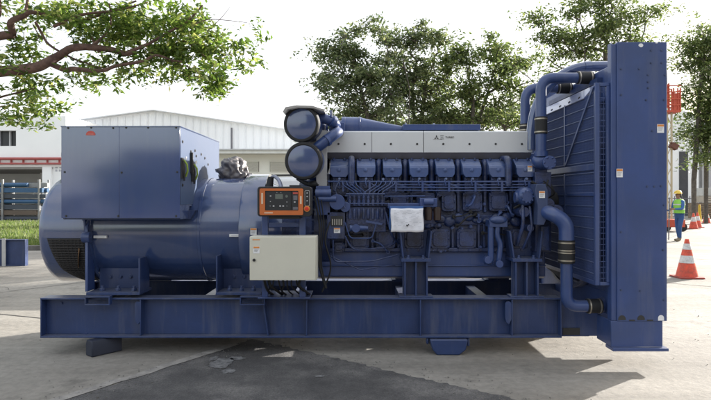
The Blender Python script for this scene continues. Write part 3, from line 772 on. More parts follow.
# grey cover on top of the engine
ya = 5.66; cx0, cx1 = PX(322,ya), PX(532.5,ya); zc1 = PZ(131,ya); zc0 = PZ(152.5,ya)
mb = MB(); seam2 = PX(423.5,ya)
for a, b in ((cx0, seam2-.003), (seam2+.003, cx1)):
    mb.prism([(ya,zc0),(ya,zc1-.01),(ya+.01,zc1),(6.40,zc1),(6.40,zc0)], 'x', a, b)
cov = mb.build('heat_shield', M['greycover'], gen, bevel=.003)
mb = MB(); mb.prism([(ya+.004,zc0-.0005),(ya+.05,PZ(158.5,ya)),(6.38,PZ(158.5,ya)),(6.38,zc0-.0005)], 'x', cx0+.01, cx1-.01); mb.build('lower_lip', M['greydark'], cov)
mb = MB(); mb.prism([(ya+.01,zc1-.13),(ya+.01,zc1-.02),(5.95,zc1-.02),(5.95,zc1-.13)], 'x', PX(319,ya), cx0-.001); mb.build('end_plate', M['greycover'], cov)
mb = MB()
for k in range(8): mb.bolt((PX(338.5+26.2*k,ya), ya, PZ(144,ya)), (0,-1,0), .0075, .008)
mb.build('cover_bolt', M['ink'], cov)
mb = MB(); mb.box(PX(371.6,ya), PX(372.1,ya), ya-.0012, ya+.001, zc0+.002, zc1-.012); mb.build('panel_crease', M['greydark'], cov)
# brand marks: three-diamond emblem and lettering
mb = MB(); ox, oz = PX(436.5,ya), PZ(137.6,ya); s_ = .0125
def diamond(cx, cz, ang):
    d = Vector((math.sin(ang), math.cos(ang))); n = Vector((d.y, -d.x)); p = Vector((cx, cz))
    q = [p, p+d*s_+n*s_*.577, p+d*2*s_, p+d*s_-n*s_*.577]; return [(t.x, t.y) for t in q]
for a in (0, R(120), R(240)): mb.prism(diamond(ox, oz, a), 'y', ya-.0025, ya-.0003)
mb.box(ox-.037, ox+.037+.02, ya-.0015, ya-.0003, oz-.0185, oz-.0165)
mb.build('emblem', M['ink'], cov)
text_mesh('三', .046, 'lettering', M['ink'], cov, (PX(439.7,ya), ya-.002, PZ(139,ya)), (R(90),0,0))
text_mesh('TURBO', .027, 'lettering', M['ink'], cov, (PX(445.3,ya), ya-.002, PZ(138.2,ya)), (R(90),0,0))

# exhaust duct behind the cover
mb = MB(); dd = 5.85
mb.tube([(PX(p,dd), dd, PZ(q,dd)) for p, q in ((334,126),(341,126.5),(341.5,126.5),(361,127),(362,127),(392,129.6),(405,130.3),(478,130.5))], [.06,.062,.10,.10,.092,.055,.04,.04], seg=28)
mb.prism([(dd-.12,PZ(131.5,dd)),(dd-.12,PZ(125.8,dd)),(dd+.12,PZ(125.8,dd)),(dd+.12,PZ(131.5,dd))], 'x', PX(402,dd), PX(478,dd))
for px in (344,359,405,433): mb.cyl((PX(px,dd),dd,PZ(127+(px>400)*2,dd)),(PX(px,dd)+.015,dd,PZ(127+(px>400)*2,dd)),.107 if px<400 else .06,seg=28)
mb.box(PX(330,dd),PX(345,dd),5.7,6.1,1.9,2.25)
mb.build('exhaust_manifold', M['blue'], gen, bevel=.004, smooth=35)

# air cleaners
def air_cleaner(px, py, rpx, yf, label, tilt):
    r = rpx/F*yf; c = Vector((PX(px,yf), yf, PZ(py,yf))); ax_ = Vector((tilt, 1, .04)).normalized()
    mb = MB(); mb.lathe([(.0,r*.985),(.012,r),(.05,r),(.052,r*.94),(.09,r*.94),(.3,r*.94),(.46,r*.9),(.5,r*.6)], c, ax_, 48)
    o = mb.build('air_cleaner', M['blue'], gen, smooth=30, label=label)
    mb = MB(); mb.lathe([(-.012,r*.84),(-.018,r*.88),(-.016,r*.97),(.0,r*1.03),(.03,r*1.03),(.032,r*.985)], c, ax_, 48, cap=False); mb.build('clamp_ring', M['rubber'], o)
    mb = MB(); mb.lathe([(-.024,.001),(-.0235,r*.2),(-.021,r*.45),(-.016,r*.7),(-.010,r*.86)][::-1], c+ax_*-.0, ax_, 48, cap=False); mb.build('end_cover', M['bluegloss'], o)
    return o
c1 = air_cleaner(301.5, 124, 18.0, 5.35, 'upper drum air cleaner under a grey hood', .18)
c2 = air_cleaner(303.5, 161, 18.6, 5.33, 'lower drum air cleaner', .12)
for (px, zz0) in ((305,2.17),(307,1.83)):            # the pair of the far bank
    mb = MB(); mb.lathe([(0,.168),(.05,.172),(.4,.165),(.45,.10)], (PX(px,5.4)+.03,6.32,zz0), (0,-1,0), 40); o = mb.build('air_cleaner', M['blue'], gen, smooth=30)
    mb = MB(); mb.lathe([(-.012,.14),(-.018,.165),(.0,.176),(.03,.176)], (PX(px,5.4)+.03,6.32,zz0), (0,-1,0), 40, cap=False); mb.build('clamp_ring', M['rubber'], o)
mb = MB(); zt_ = PZ(106,5.3)
P = [(PX(283,5.3),5.28,PZ(112,5.3)),(PX(286,5.3),5.25,PZ(108,5.3)),(PX(297,5.3),5.25,PZ(106,5.3)),(PX(313,5.3),5.26,PZ(106.5,5.3)),(PX(324,5.3),5.30,PZ(109.5,5.3))]
fr = [mb.V(p) for p in P]; bk = [mb.V((p[0], 5.75, p[2]+.01)) for p in P]; fb = [mb.V((p[0]*.98, p[1]+.02, p[2]-.018)) for p in P]; bb = [mb.V((p[0]*.98, 5.74, p[2]-.012)) for p in P]
for i in range(4): mb.face([fr[i],fr[i+1],bk[i+1],bk[i]]); mb.face([fb[i],fb[i+1],bb[i+1],bb[i]]); mb.face([fr[i],fr[i+1],fb[i+1],fb[i]]); mb.face([bk[i],bk[i+1],bb[i+1],bb[i]])
mb.face([fr[0],fb[0],bb[0],bk[0]]); mb.face([fr[4],fb[4],bb[4],bk[4]])
mb.build('rain_hood', surf('pale_hood_sheet',(.72,.72,.70),.4), c1)
mb = MB(); mb.box(PX(307,5.5), PX(325,5.5), 5.60, 5.64, PZ(172,5.5), PZ(107,5.5)); mb.box(PX(316,5.5), PX(327,5.5), 5.52, 5.54, PZ(186,5.5), PZ(130,5.5)); mb.box(PX(318,5.5),PX(328,5.5),5.56,5.9,PZ(186,5.5),PZ(176,5.5))
mb.bolt((PX(323,5.5),5.52,PZ(112,5.5)),(0,-1,0),.02,.02)
mb.build('cleaner_bracket', M['lightgrey'], gen, bevel=.003)
mb = MB(); mb.tube(bend([(PX(316,5.45),5.52,PZ(118,5.45)),(PX(326,5.45),5.5,PZ(118,5.45)),(PX(334,5.45),5.55,PZ(122,5.45)),(PX(338,5.45),5.85,PZ(126,5.45))],.08), .05, seg=20)
mb.cyl((PX(331,5.45),5.5,PZ(120,5.45)),(PX(334,5.45),5.52,PZ(122,5.45)),.06,seg=20)
mb.cyl((PX(331,5.45),5.48,PZ(117,5.45)),(PX(331,5.45),5.48,PZ(110,5.45)),.012,seg=8)
mb.build('intake_pipe', M['blue'], gen, smooth=45)
mb = MB(); mb.tube(bend([(PX(312,5.38),5.44,PZ(151,5.4)),(PX(324,5.38),5.40,PZ(142,5.4)),(PX(337,5.38),5.44,PZ(132,5.4)),(PX(338,5.38),5.75,PZ(128,5.4))],.1), .052, seg=20)
mb.cyl((PX(326,5.38),5.40,PZ(141,5.4)),(PX(328,5.38),5.41,PZ(139.5,5.4)),.058,seg=20)
mb.build('intake_pipe', M['blue'], gen, smooth=45)
mb = MB(); mb.tube(bend([(PX(296,5.45),5.6,PZ(178,5.45)),(PX(306,5.45),5.55,PZ(184,5.45)),(PX(318,5.45),5.52,PZ(186,5.45))],.1), .02, seg=10); mb.sphere((PX(312,5.4),5.5,PZ(184,5.4)),.05,1,.8,.6)
mb.build('drain_hose', M['rubber'], gen)

# ------------------------------------------------------------ radiator
RX0, RX1, RY0, RY1, RZ0, RZ1 = PX(612,4.9), PX(667,4.9), 4.9, 6.96, PZ(321,4.9), PZ(42,4.9)
G = M['bluegloss']
mb = MB()
mb.box(RX0+.045, RX1, RY0, RY0+.012, RZ0, RZ1)                         # near side sheet
mb.box(RX0, RX0+.06, RY0+.0125, RY0+.0202, RZ0, RZ1-.0155); mb.box(RX0, RX0+.01, RY0+.0205, RY0+.09, RZ0, RZ1-.002)
mb.box(RX0+.0448, RX1-.001, RY0+.0125, RY0+.06, RZ1-.014, RZ1-.001); mb.box(RX1-.012, RX1-.001, RY0+.0125, RY0+.07, RZ0+.001, RZ1-.015)
rad = mb.build('radiator', M['blue'], gen, bevel=.003)
mb = MB(); mb.box(RX0+.02, RX1-.02, RY1-.03, RY1, RZ0, RZ1); mb.build('far_side_panel', M['blue'], rad, bevel=.003)
mb = MB(); mb.box(RX0+.05, RX1-.03, RY0+.08, RY1-.035, 2.40, 2.68); mb.box(RX0+.02, RX1-.01, RY0+.075, RY1-.034, 2.36, 2.399); mb.build('top_tank', M['blue'], rad, bevel=.012)
mb = MB(); mb.box(RX0+.05, RX1-.03, RY0+.08, RY1-.035, RZ0+.01, .62); mb.build('bottom_tank', M['blue'], rad, bevel=.01)
mb = MB(); mb.box(RX0+.14, RX1-.1, RY0+.03, RY1-.035, .621, 2.359); mb.build('radiator_core', M['core'], rad)
# bolts and round openings on the near side sheet
mb = MB(); fx = lambda p: PX(p,4.9); fz = lambda p: PZ(p,4.9)
for px, py in ((651,50.5),(661.5,50.5),(651,63),(661.5,63),(621,69),(639,69),(648,75),(648,82),(665,75),(648,88),(646,100),(664,100),(621,95),(652,131),(661,186),(654,186.5),(647,186.5),(664,205),(621,232),(663,250),(621,290),(640,291),(664,300)):
    mb.bolt((fx(px),RY0,fz(py)),(0,-1,0),.007,.006)
mb.build('panel_bolt', M['bluedusty'], rad)
mb = MB()
for px, rr in ((622,.033),(641,.033)):
    pts = [(fx(px)+rr*math.cos(R(t)), fz(319)+rr*math.sin(R(t))) for t in range(0,181,15)]+[(fx(px)-rr,fz(320)),(fx(px)+rr,fz(320))]
    mb.mat(M['ink']).prism(pts, 'y', RY0-.0015, RY0-.0002)
mb.mat(M['ink']).box(fx(629),fx(635),RY0-.0012,RY0-.0003,RZ0+.001,RZ0+.012).box(fx(647),fx(653),RY0-.0012,RY0-.0003,RZ0+.001,RZ0+.012)
mb.mat(M['white']); pts = [(fx(661)+.026*math.cos(R(t)), fz(318)+.026*math.sin(R(t))) for t in range(0,181,15)]+[(fx(661)-.026,fz(320.5)),(fx(661)+.026,fz(320.5))]
mb.prism(pts, 'y', RY0-.0015, RY0-.0002)
mb.build('drain_opening', None, rad)
mb = MB(); mb.mat(M['white'])
pts = [(fx(641)+.019*math.cos(R(t))*(1.2 if 90<t<200 else 1), fz(45.4)+.017*math.sin(R(t))) for t in range(0,360,24)]; mb.prism(pts,'y',RY0-.0015,RY0-.0003)
mb.box(fx(655.5),fx(657.5),RY0-.0015,RY0-.0003,fz(43.4),RZ1-.001); mb.build('lifting_eye_hole', None, rad)
for (px,py,w_,h) in ((660.5,128.5,.06,.075),(619.5,173,.055,.075)):
    warning_label('warning_label', rad, fx(px), RY0-.0005, fz(py), w_, h)
# pedestal
mb = MB(); mb.box(fx(611.5), fx(663), RY0+.005, RY0+.02, PZ(347,4.9), RZ0-.001); mb.box(fx(611.5), fx(667), RY0-.03, RY0+.12, PZ(350.5,4.9), PZ(347.3,4.9)); mb.box(fx(611.5),fx(614),RY0+.0205,RY0+.3,PZ(347,4.9),RZ0-.001)
mb.box(fx(611.5), fx(663), RY1-.02, RY1-.005, PZ(347,4.9), RZ0-.001); mb.box(fx(611.5), fx(667), RY1-.12, RY1+.03, PZ(350.5,4.9), PZ(347.3,4.9))
mb.build('pedestal', M['blue'], rad, bevel=.003)
# fan and ring
mb = MB(); mb.lathe([(0,.90),(0,.93),(.08,.93),(.08,.90)], (RX0-.02,5.95,1.47), (1,0,0), 72, cap=False); mb.build('fan_ring', M['blueeng'], rad)
mb = MB()
for k in range(8):
    a = 2*math.pi*k/8+.3; rot = Matrix.Rotation(a, 3, 'X'); cc = Vector((2.19,5.95,1.47))
    q = []
    for (rr, wd) in ((.12,.05),(.3,.10),(.6,.13),(.86,.14)):
        for s1 in (-1,1): q.append(cc+rot @ Vector((s1*.03,s1*wd,rr)))
    V4 = [mb.V(p) for p in q]; V5 = [mb.V(p+Vector((.008,0,0))) for p in q]
    for i in range(3):
        mb.face([V4[2*i],V4[2*i+1],V4[2*i+3],V4[2*i+2]]); mb.face([V5[2*i],V5[2*i+2],V5[2*i+3],V5[2*i+1]])
mb.cyl((2.13,5.95,1.47),(2.22,5.95,1.47),.14,seg=28)
mb.build('cooling_fan', surf('dark_fan',(.03,.033,.05),.45), rad)
# shroud plate round the ring
mb = MB(); n = 64; o_ = []; i_ = []
for k in range(n):
    a = 2*math.pi*k/n; cy, cz = math.cos(a), math.sin(a)
    t = min((.98)/max(abs(cy),1e-6), (.93)/max(abs(cz),1e-6)); o_.append(mb.V((RX0+.06,5.95+cy*t,1.52+cz*t))); i_.append(mb.V((RX0+.06,5.95+cy*.905,1.47+cz*.905)))
for k in range(n): mb.face([o_[k],o_[(k+1)%n],i_[(k+1)%n],i_[k]])
mb.build('fan_shroud', M['blue'], rad)
# guard
GX = 2.12; gy0, gy1, gz0, gz1, gzm = 4.94, 6.90, .71, 2.50, 1.76
mb = MB()
def fb_(y0,y1,z0,z1,t=.03): mb.box(GX-.005, GX+t, y0, y1, z0, z1)
fb_(gy0,gy0+.035,gz0,gz1,.035); fb_(gy1-.035,gy1,gz0,gz1); fb_(5.66,5.69,gz0+.036,gzm-.04); fb_(5.66,5.69,gzm+.041,gz1-.081)
fb_(gy0+.0355,gy1-.0355,gz0,gz0+.035); fb_(gy0+.0355,gy1-.0355,gzm-.028,gzm+.028); fb_(gy0+.0355,5.60,1.50,1.53); fb_(6.25,6.28,gzm+.041,gz1-.081)
mb.bar((GX-.012,gy0+.03,gz1-.03),(GX-.012,5.62,gzm+.05),.010,.028)
mb.box(GX+.036,RX0-.001,gy0,gy0+.03,gz1-.03,gz1); mb.box(GX+.036,RX0-.001,gy0,gy0+.03,gz0,gz0+.03); mb.box(RX0-.03,RX0-.001,gy0-.002,gy0+.034,gz0+.031,gz1-.031)
gd = mb.build('fan_guard', M['blue'], rad, bevel=.003)
mb = MB(); mb.prism([(GX-.008,gz1-.095),(GX-.002,gz1-.10),(GX+.10,gz1+.02),(GX+.095,gz1+.028)], 'y', gy0+.25, gy1)
mb.build('guard_top_strip', surf('pale_blue_strip',(.2,.23,.36),.3,coat=.3), gd)  # sky reflection on the tilted strip is put into its pale colour
mb = MB()
for k in range(7):
    y = 5.35+k*.25; mb.bolt((GX+.02,y,gz1-.065),(-.77,0,.64),.011,.01)
mb.build('guard_bolt', M['ink'], gd)
mb = MB()
z = gz0+.1
while z < gz1-.1:
    mb.bar((GX+.001,gy0+.03,z),(GX+.001,gy1-.03,z),.004,.005); z += .1
z = gz0+.06
mb.build('guard_bar', M['wirelight'], gd)
mb = MB()
y = gy0+.05
while y < gy1-.03: mb.bar((GX+.008,y,gz0+.03),(GX+.008,y,gz1-.08),.003,.006); y += .02
z = gz0+.05
while z < gz1-.08: mb.bar((GX+.011,gy0+.03,z),(GX+.011,gy1-.03,z),.003,.006); z += .025
z = gz0+.06
while z < gz1-.05: mb.bar((GX+.036,gy0+.018,z),(RX0-.03,gy0+.018,z),.003,.005); z += .05
x = GX+.05
while x < RX0-.03: mb.bar((x,gy0+.018,gz0+.03),(x,gy0+.018,gz1-.03),.003,.003); x += .025
mb.build('guard_mesh', surf('blue_mesh_paint',(.055,.085,.21),.4), gd)
# coolant pipes
def clamps(mb, a, b, r, n=2):
    a, b = Vector(a), Vector(b); d = (b-a).normalized(); L_ = (b-a).length
    for t in ((.02,.09,L_-.10,L_-.03) if n == 4 else (.012,L_-.027)): mb.cyl(a+d*t, a+d*(t+.012), r, seg=24)
def coupler(parent, a, b, r, mat='rubber', n=2):
    mb = MB(); a, b = Vector(a), Vector(b); mb.cyl(a, b, r*1.13, seg=28); o = mb.build('rubber_coupler', M['rubber'], parent, bevel=.004)
    mb = MB(); clamps(mb, a, b, r*1.19, n); mb.build('hose_clamp', M['brass'], o)
# near upper pipe
xA = PX(541,5.4); zA = PZ(78,5.4)
mb = MB(); mb.tube(bend([(xA,5.4,1.88),(xA,5.4,zA),(2.14,5.4,zA)], .13, 12), .05, seg=28); mb.cyl((xA,5.4,1.88),(xA,5.4,1.93),.065,seg=24)
mb.tube([(2.27,5.4,zA),(2.36,5.4,zA-.03)], [.05,.05], seg=24)
pA = mb.build('coolant_pipe', M['blue'], gen, smooth=45, label='near upper coolant pipe bent over to the radiator')
coupler(pA, (2.135,5.4,zA), (2.285,5.4,zA), .052); coupler(pA, (xA,5.4,PZ(134,5.4)), (xA,5.4,PZ(117,5.4)), .052)
mb = MB(); mb.tube(bend([(xA,5.9,1.9),(xA,5.9,zA),(2.13,5.9,zA)], .14, 12), .05, seg=24); mb.tube([(2.25,5.9,zA),(2.36,5.9,zA-.03)], .05, seg=24)
pB = mb.build('coolant_pipe', M['blue'], gen, smooth=45, label='far upper coolant pipe bent over to the radiator')
coupler(pB, (2.12,5.9,zA), (2.27,5.9,zA), .052); coupler(pB, (xA,5.9,PZ(132,5.9)), (xA,5.9,PZ(124,5.9)), .052)
mb = MB(); d3 = 5.68; pts = [(531,150),(531,132),(534,112),(541,96),(551,83),(563,74),(576,68),(586,66.5),(600,66),(612,66)]
mb.tube(bend([(PX(a,d3), d3, PZ(b,d3)) for a,b in pts],.2,5), .048, seg=24); mb.cyl((PX(584,d3),d3,PZ(67,d3)),(PX(590,d3),d3,PZ(66.6,d3)),.056,seg=24)
mb.tube([(PX(612,d3)-.02,d3,PZ(66,d3)),(PX(612,d3)+.06,d3,2.60)],.05,seg=20)
mb.build('vent_pipe', M['bluegloss'], gen, smooth=45)
mb = MB(); mb.bar((PX(570,5.6),5.6,PZ(70.5,5.6)),(PX(600,5.6),5.6,PZ(70.5,5.6)),.03,.01); mb.bar((PX(556,5.8),5.8,PZ(84,5.8)),(PX(585,5.8),5.8,PZ(80,5.8)),.03,.01)
mb.box(RX0+.0,RX0+.05,5.2,6.5,2.55,2.60); mb.build('pipe_bracket', B, rad)
# lower pipe
dl = 5.14; xL = PX(566.5,dl); zL = PZ(306,dl)
mb = MB(); mb.tube(bend([(PX(540,5.3),5.5,PZ(214,5.3)),(PX(551,dl),dl+.06,PZ(212,dl)),(xL,dl,PZ(222,dl)),(xL,dl,PZ(262,dl))], .14, 12), [.09]*14+[.075]*12+[.058]*99 if False else .068, seg=28)
lp = mb.build('coolant_pipe', M['blue'], gen, smooth=45, label='lower coolant elbow leaving the water pump')
mb = MB(); mb.tube(bend([(xL,dl,PZ(258,dl)),(xL,dl,zL),(PX(590,dl),dl,zL)], .11, 12), .054, seg=28); mb.tube([(PX(598,dl),dl,zL),(RX0+.1,dl+.08,zL+.01)], [.058,.075], seg=28)
lp2 = mb.build('coolant_pipe', M['blue'], gen, smooth=45, label='lower coolant pipe bent into the foot of the radiator')
coupler(lp2, (xL,dl,PZ(263,dl)), (xL,dl,PZ(240,dl)), .064, n=4); coupler(lp2, (PX(586.5,dl),dl,zL), (PX(601,dl),dl,zL), .058)

# ------------------------------------------------------------ control panel, junction box and stand
jy = 4.97; jx = lambda p: PX(p,jy); jz = lambda p: PZ(p,jy)
mb = MB()
for a, b in ((262,268),(299.5,305.5)): mb.box(PX(a,5.2), PX(b,5.2), 5.19, 5.24, .562, PZ(206,5.2))
mb.box(PX(268.2,5.2), PX(299.3,5.2), 5.20, 5.235, PZ(227,5.2), PZ(223,5.2)); mb.box(PX(268.2,5.2), PX(299.3,5.2), 5.20, 5.235, PZ(286,5.2), PZ(281,5.2))
mb.box(PX(258,5.2), PX(310,5.2), 5.18, 5.56, .549, .5615)
mb.build('panel_stand', M['blue'], gen, bevel=.003)
mb = MB(); mb.box(jx(249.5), jx(316.5), jy+.02, jy+.215, jz(280.5), jz(236.5)); jb = mb.build('junction_box', M['beige'], gen, bevel=.004)
mb = MB(); mb.box(jx(249.5)+.001, jx(316.5)-.008, jy, jy+.0195, jz(280.5)+.002, jz(236.5)-.002); mb.build('door', M['beige'], jb, bevel=.004)
mb = MB(); mb.cyl((jx(254.2),jy-.001,jz(260)),(jx(254.2),jy-.012,jz(260)),.013,seg=20); mb.cyl((jx(254.2),jy-.011,jz(260)),(jx(254.2),jy-.016,jz(260)),.006,seg=12); mb.build('door_lock', M['ink'], jb)
mb = MB(); mb.mat(M['labelorange']).box(jx(252.5),jx(260),jy-.0015,jy-.0003,jz(240.2),jz(239.2)); mb.build('orange_label', None, jb)
warning_label('warning_label', jb, jx(256.5), jy-.0003, jz(249.8), .056, .062)
warning_label('warning_label', alt, PX(253.3,5.34), 5.352, PZ(231.5,5.34), .06, .065)
mb = MB()
random.seed(5)
for k in range(9):
    x = jx(262+k*4.6); x2 = x+random.uniform(-.08,.08)
    mb.tube(bend([(x,5.08+.01*k,jz(280)),(x+random.uniform(-.02,.02),5.1,jz(288)),(x2,5.2,jz(296)),(x2+.05,5.5,.50)],.04), random.choice((.007,.01,.012)), seg=7)
for k in range(3):
    mb.tube(bend([(PX(314+k*3.5,5.2),5.25,PZ(196+k*2,5.2)),(PX(320+k*2,5.2),5.3,PZ(228,5.2)),(PX(317+k*1.2,5.2),5.25+.02*k,PZ(262,5.2)),(PX(325+k*.5,5.2),5.3,PZ(290,5.2))],.15), random.choice((.006,.009)), seg=7)
mb.tube(bend([(PX(330,5.3),5.3,PZ(222,5.3)),(PX(324,5.3),5.28,PZ(240,5.3)),(PX(333,5.3),5.3,PZ(268,5.3)),(PX(322,5.3),5.3,PZ(292,5.3))],.15), .008, seg=7)
mb.build('cable', M['rubber'], gen)
mb = MB(); mb.tube(bend([(PX(268,5.6),5.7,PZ(186,5.6)),(PX(270,5.6),5.65,PZ(178,5.6)),(PX(276,5.6),5.5,PZ(176,5.6)),(PX(283,5.6),5.4,PZ(182,5.6)),(PX(286,5.6),5.3,PZ(196,5.6))],.10), .018, seg=10)
mb.build('conduit_hose', surf('silvery_blue_hose',(.25,.27,.35),.35,metal=.3), gen)
mb = MB(); mb.cyl((PX(269,5.5),5.5,PZ(189,5.5)),(PX(271,5.5),5.5,PZ(177,5.5)),.04,.028,seg=18); mb.build('conduit_gland', M['rubber'], gen)
# control panel
cy_ = 5.0; kx = lambda p: PX(p,cy_); kz = lambda p: PZ(p,cy_)
def rrect(x0, x1, z0, z1, r, n=5):
    pts = []
    for (cx, cz, a0) in ((x1-r,z0+r,-90),(x1-r,z1-r,0),(x0+r,z1-r,90),(x0+r,z0+r,180)):
        for k in range(n+1): a = R(a0+90*k/n); pts.append((cx+r*math.cos(a), cz+r*math.sin(a)))
    return pts
mb = MB(); mb.prism(rrect(kx(257.3),kx(311.5),kz(216.5),kz(186.5),.028), 'y', cy_, cy_+.16); mb.box(kx(289),kx(300),cy_+.02,cy_+.12,kz(186.6),kz(185)); mb.box(kx(268),kx(300),cy_+.03,cy_+.18,kz(219),kz(216.6))
cp = mb.build('control_panel', M['black'], gen, bevel=.004)
mb = MB(); A_ = rrect(kx(259.8),kx(303.3),kz(215),kz(188.5),.014); B_ = rrect(kx(265.2),kx(298.5),kz(210.5),kz(190.8),.006)
va = [mb.V((p[0],cy_-.014,p[1])) for p in A_]; vb = [mb.V((p[0],cy_-.014,p[1])) for p in B_]; vc = [mb.V((p[0],cy_-.001,p[1])) for p in A_]; vd = [mb.V((p[0],cy_-.001,p[1])) for p in B_]; n = len(A_)
for k in range(n):
    j = (k+1) % n; mb.face([va[k],va[j],vb[j],vb[k]]); mb.face([va[k],va[j],vc[j],vc[k]]); mb.face([vb[k],vb[j],vd[j],vd[k]])
mb.build('orange_frame', M['orange'], cp)
mb = MB(); mb.box(kx(265.3),kx(291),cy_-.006,cy_-.0005,kz(210.4),kz(190.9)); mb.box(kx(292.4),kx(298.2),cy_-.006,cy_-.0005,kz(210.4),kz(190.9)); fpn = mb.build('controller', M['dkpanel'], cp, bevel=.001)
mb = MB(); mb.box(kx(275.3),kx(283),cy_-.0085,cy_-.0062,kz(199),kz(194)); mb.build('display', M['screen'], fpn)
mb = MB(); mb.mat(M['lightgrey'])
for px, py, s1 in ((270.7,196,.006),(270.5,201.5,.004),(273.7,206,.007),(280.3,206,.007),(283.3,206,.007),(270.3,206,.003),(287,206,.003),(287,202,.004),(294.8,202,.007),(277,192.6,.003),(281,192.6,.003)):
    mb.box(kx(px)-s1,kx(px)+s1,cy_-.0085,cy_-.0062,kz(py)-s1*.8,kz(py)+s1*.8)
mb.mat(M['screen']).cyl((kx(286.7),cy_-.0062,kz(196.3)),(kx(286.7),cy_-.0085,kz(196.3)),.012,seg=16)
mb.mat(M['red']).box(kx(293),kx(298),cy_-.0085,cy_-.0062,kz(194),kz(192.2))
mb.mat(M['greydark']).box(kx(293),kx(298),cy_-.008,cy_-.0062,kz(209.6),kz(207)).box(kx(293.4),kx(297.6),cy_-.008,cy_-.0062,kz(200),kz(195.5))
mb.build('button', None, fpn)
mb = MB(); mb.mat(M['ink'])
A_ = rrect(kx(304.7),kx(309.7),kz(206),kz(190.4),.01); mb.mat(M['lightgrey']).prism(A_, 'y', cy_-.003, cy_-.0003)
mb.mat(M['black']).prism(rrect(kx(305.1),kx(309.3),kz(205.6),kz(190.8),.008), 'y', cy_-.005, cy_-.0032)
mb.mat(M['lightgrey'])
for py in (193,196.5,200.8): mb.cyl((kx(307.2),cy_-.0055,kz(py)),(kx(307.2),cy_-.009,kz(py)),.006,seg=10)
mb.build('key_switch', None, cp)
mb = MB(); mb.mat(M['labelorange']).cyl((kx(307),cy_-.001,kz(208.7)),(kx(307),cy_-.008,kz(208.7)),.027,seg=28); mb.mat(surf('red_button',(.6,.03,.01),.35)).lathe([(0,.010),(.012,.010),(.013,.018),(.022,.018),(.026,.014)], (kx(307),cy_-.0085,kz(208.7)), (0,-1,0), 24)
mb.build('emergency_stop', None, cp)
mb = MB(); mb.mat(surf('pale_marking',(.7,.55,.4),.5)); mb.box(kx(264.5),kx(273),cy_-.0155,cy_-.0142,kz(213.3),kz(212.3)); mb.box(kx(261.6),kx(263.2),cy_-.0155,cy_-.0142,kz(204),kz(193)); mb.box(kx(300.2),kx(301.8),cy_-.0155,cy_-.0142,kz(204),kz(196)); mb.build('frame_marking', None, cp)

# ------------------------------------------------------------ things on and under the set
mb = MB(); pa, pb = PX(391,5.26), PX(423.5,5.26); za, zb2 = PZ(232,5.26), PZ(208.5,5.26); nx, nz = 14, 10; g = []
for j in range(nz+1):
    g.append([mb.V((pa+(pb-pa)*i/nx+.004*math.sin(j*.6), 5.262+.012*noise.noise(Vector((i*.22,j*.3,0)))+.006*(1-j/nz), za+(zb2-za)*j/nz+.002*math.sin(i))) for i in range(nx+1)])
for j in range(nz):
    for i in range(nx): mb.face([g[j][i],g[j][i+1],g[j+1][i+1],g[j+1][i]])
paper = mb.build('paper_sheet', M['paper'], None, label='x'); sm = paper.modifiers.new('thick','SOLIDIFY'); sm.thickness = .002; sm.offset = 1
tag(paper, 'white printed paper sheet hanging on the side of the blue engine', 'paper')
mb = MB(); mb.mat(M['ink']).obox((PX(407,5.25),5.243,PZ(225.5,5.25)),.016,.006,.014,Matrix.Rotation(.6,3,'Y')).obox((PX(408.5,5.25),5.243,PZ(224.6,5.25)),.01,.006,.01,Matrix.Rotation(.3,3,'Y'))
mb.build('ink_mark', None, paper)
mb = MB(); mb.mat(M['greyink']); random.seed(3)
for j in range(14):
    z = zb2-.022-j*.0122; x = pa+.025
    while x < pb-.04:
        l = random.uniform(.01,.05); mb.box(x, min(x+l,pb-.02), 5.2445, 5.2455, z-.0013, z+.0013); x += l+random.uniform(.012,.06)
mb.build('printed_lettering', None, paper)
mb = MB(); mb.box(pa-.01,pb-.0,5.28,5.33,zb2-.005,zb2+.02); mb.box(pa-.012,pa-.002,5.27,5.33,za+.02,zb2); mb.build('instrument_rail', surf('brighter_blue',(.04,.12,.33),.4), gen, bevel=.002)

# support blocks
def block(px, y0, y1, w_, label, shape):
    x = PX(px,y0); mb = MB()
    if shape: 
        hw = w_/2; mb.prism([(x-hw*.62,.0),(x+hw*.55,.0),(x+hw*.9,.05),(x+hw,.148),(x-hw,.148),(x-hw*.85,.05)], 'y', y0, y1)
        mb.box(x-hw*1.15, x-hw-.001, y0+.05, y0+.12, .09, .15); mb.box(x+hw+.001, x+hw*1.15, y0+.05, y0+.12, .07, .15)
    else: mb.prism([(x-w_*.5,0),(x-w_*.5,.11),(x-w_*.38,.152),(x+w_*.38,.152),(x+w_*.5,.11),(x+w_*.5,0)], 'y', y0, y1)
    o = mb.build('support_block', M['bluesteel'] if shape else surf('dark_rubber_block',(.02,.025,.045),.6), None, bevel=.012)
    tag(o, label, 'block', 'blocks under the generator base frame')
    return o
o = block(97, 5.2, 5.50, .125, 'dark elongated block under the alternator end of the blue base frame', 0); o.rotation_euler.z = R(-38)
block(449, 5.27, 5.52, .36, 'blue tapered block with ears under the engine end of the blue base frame', 1)

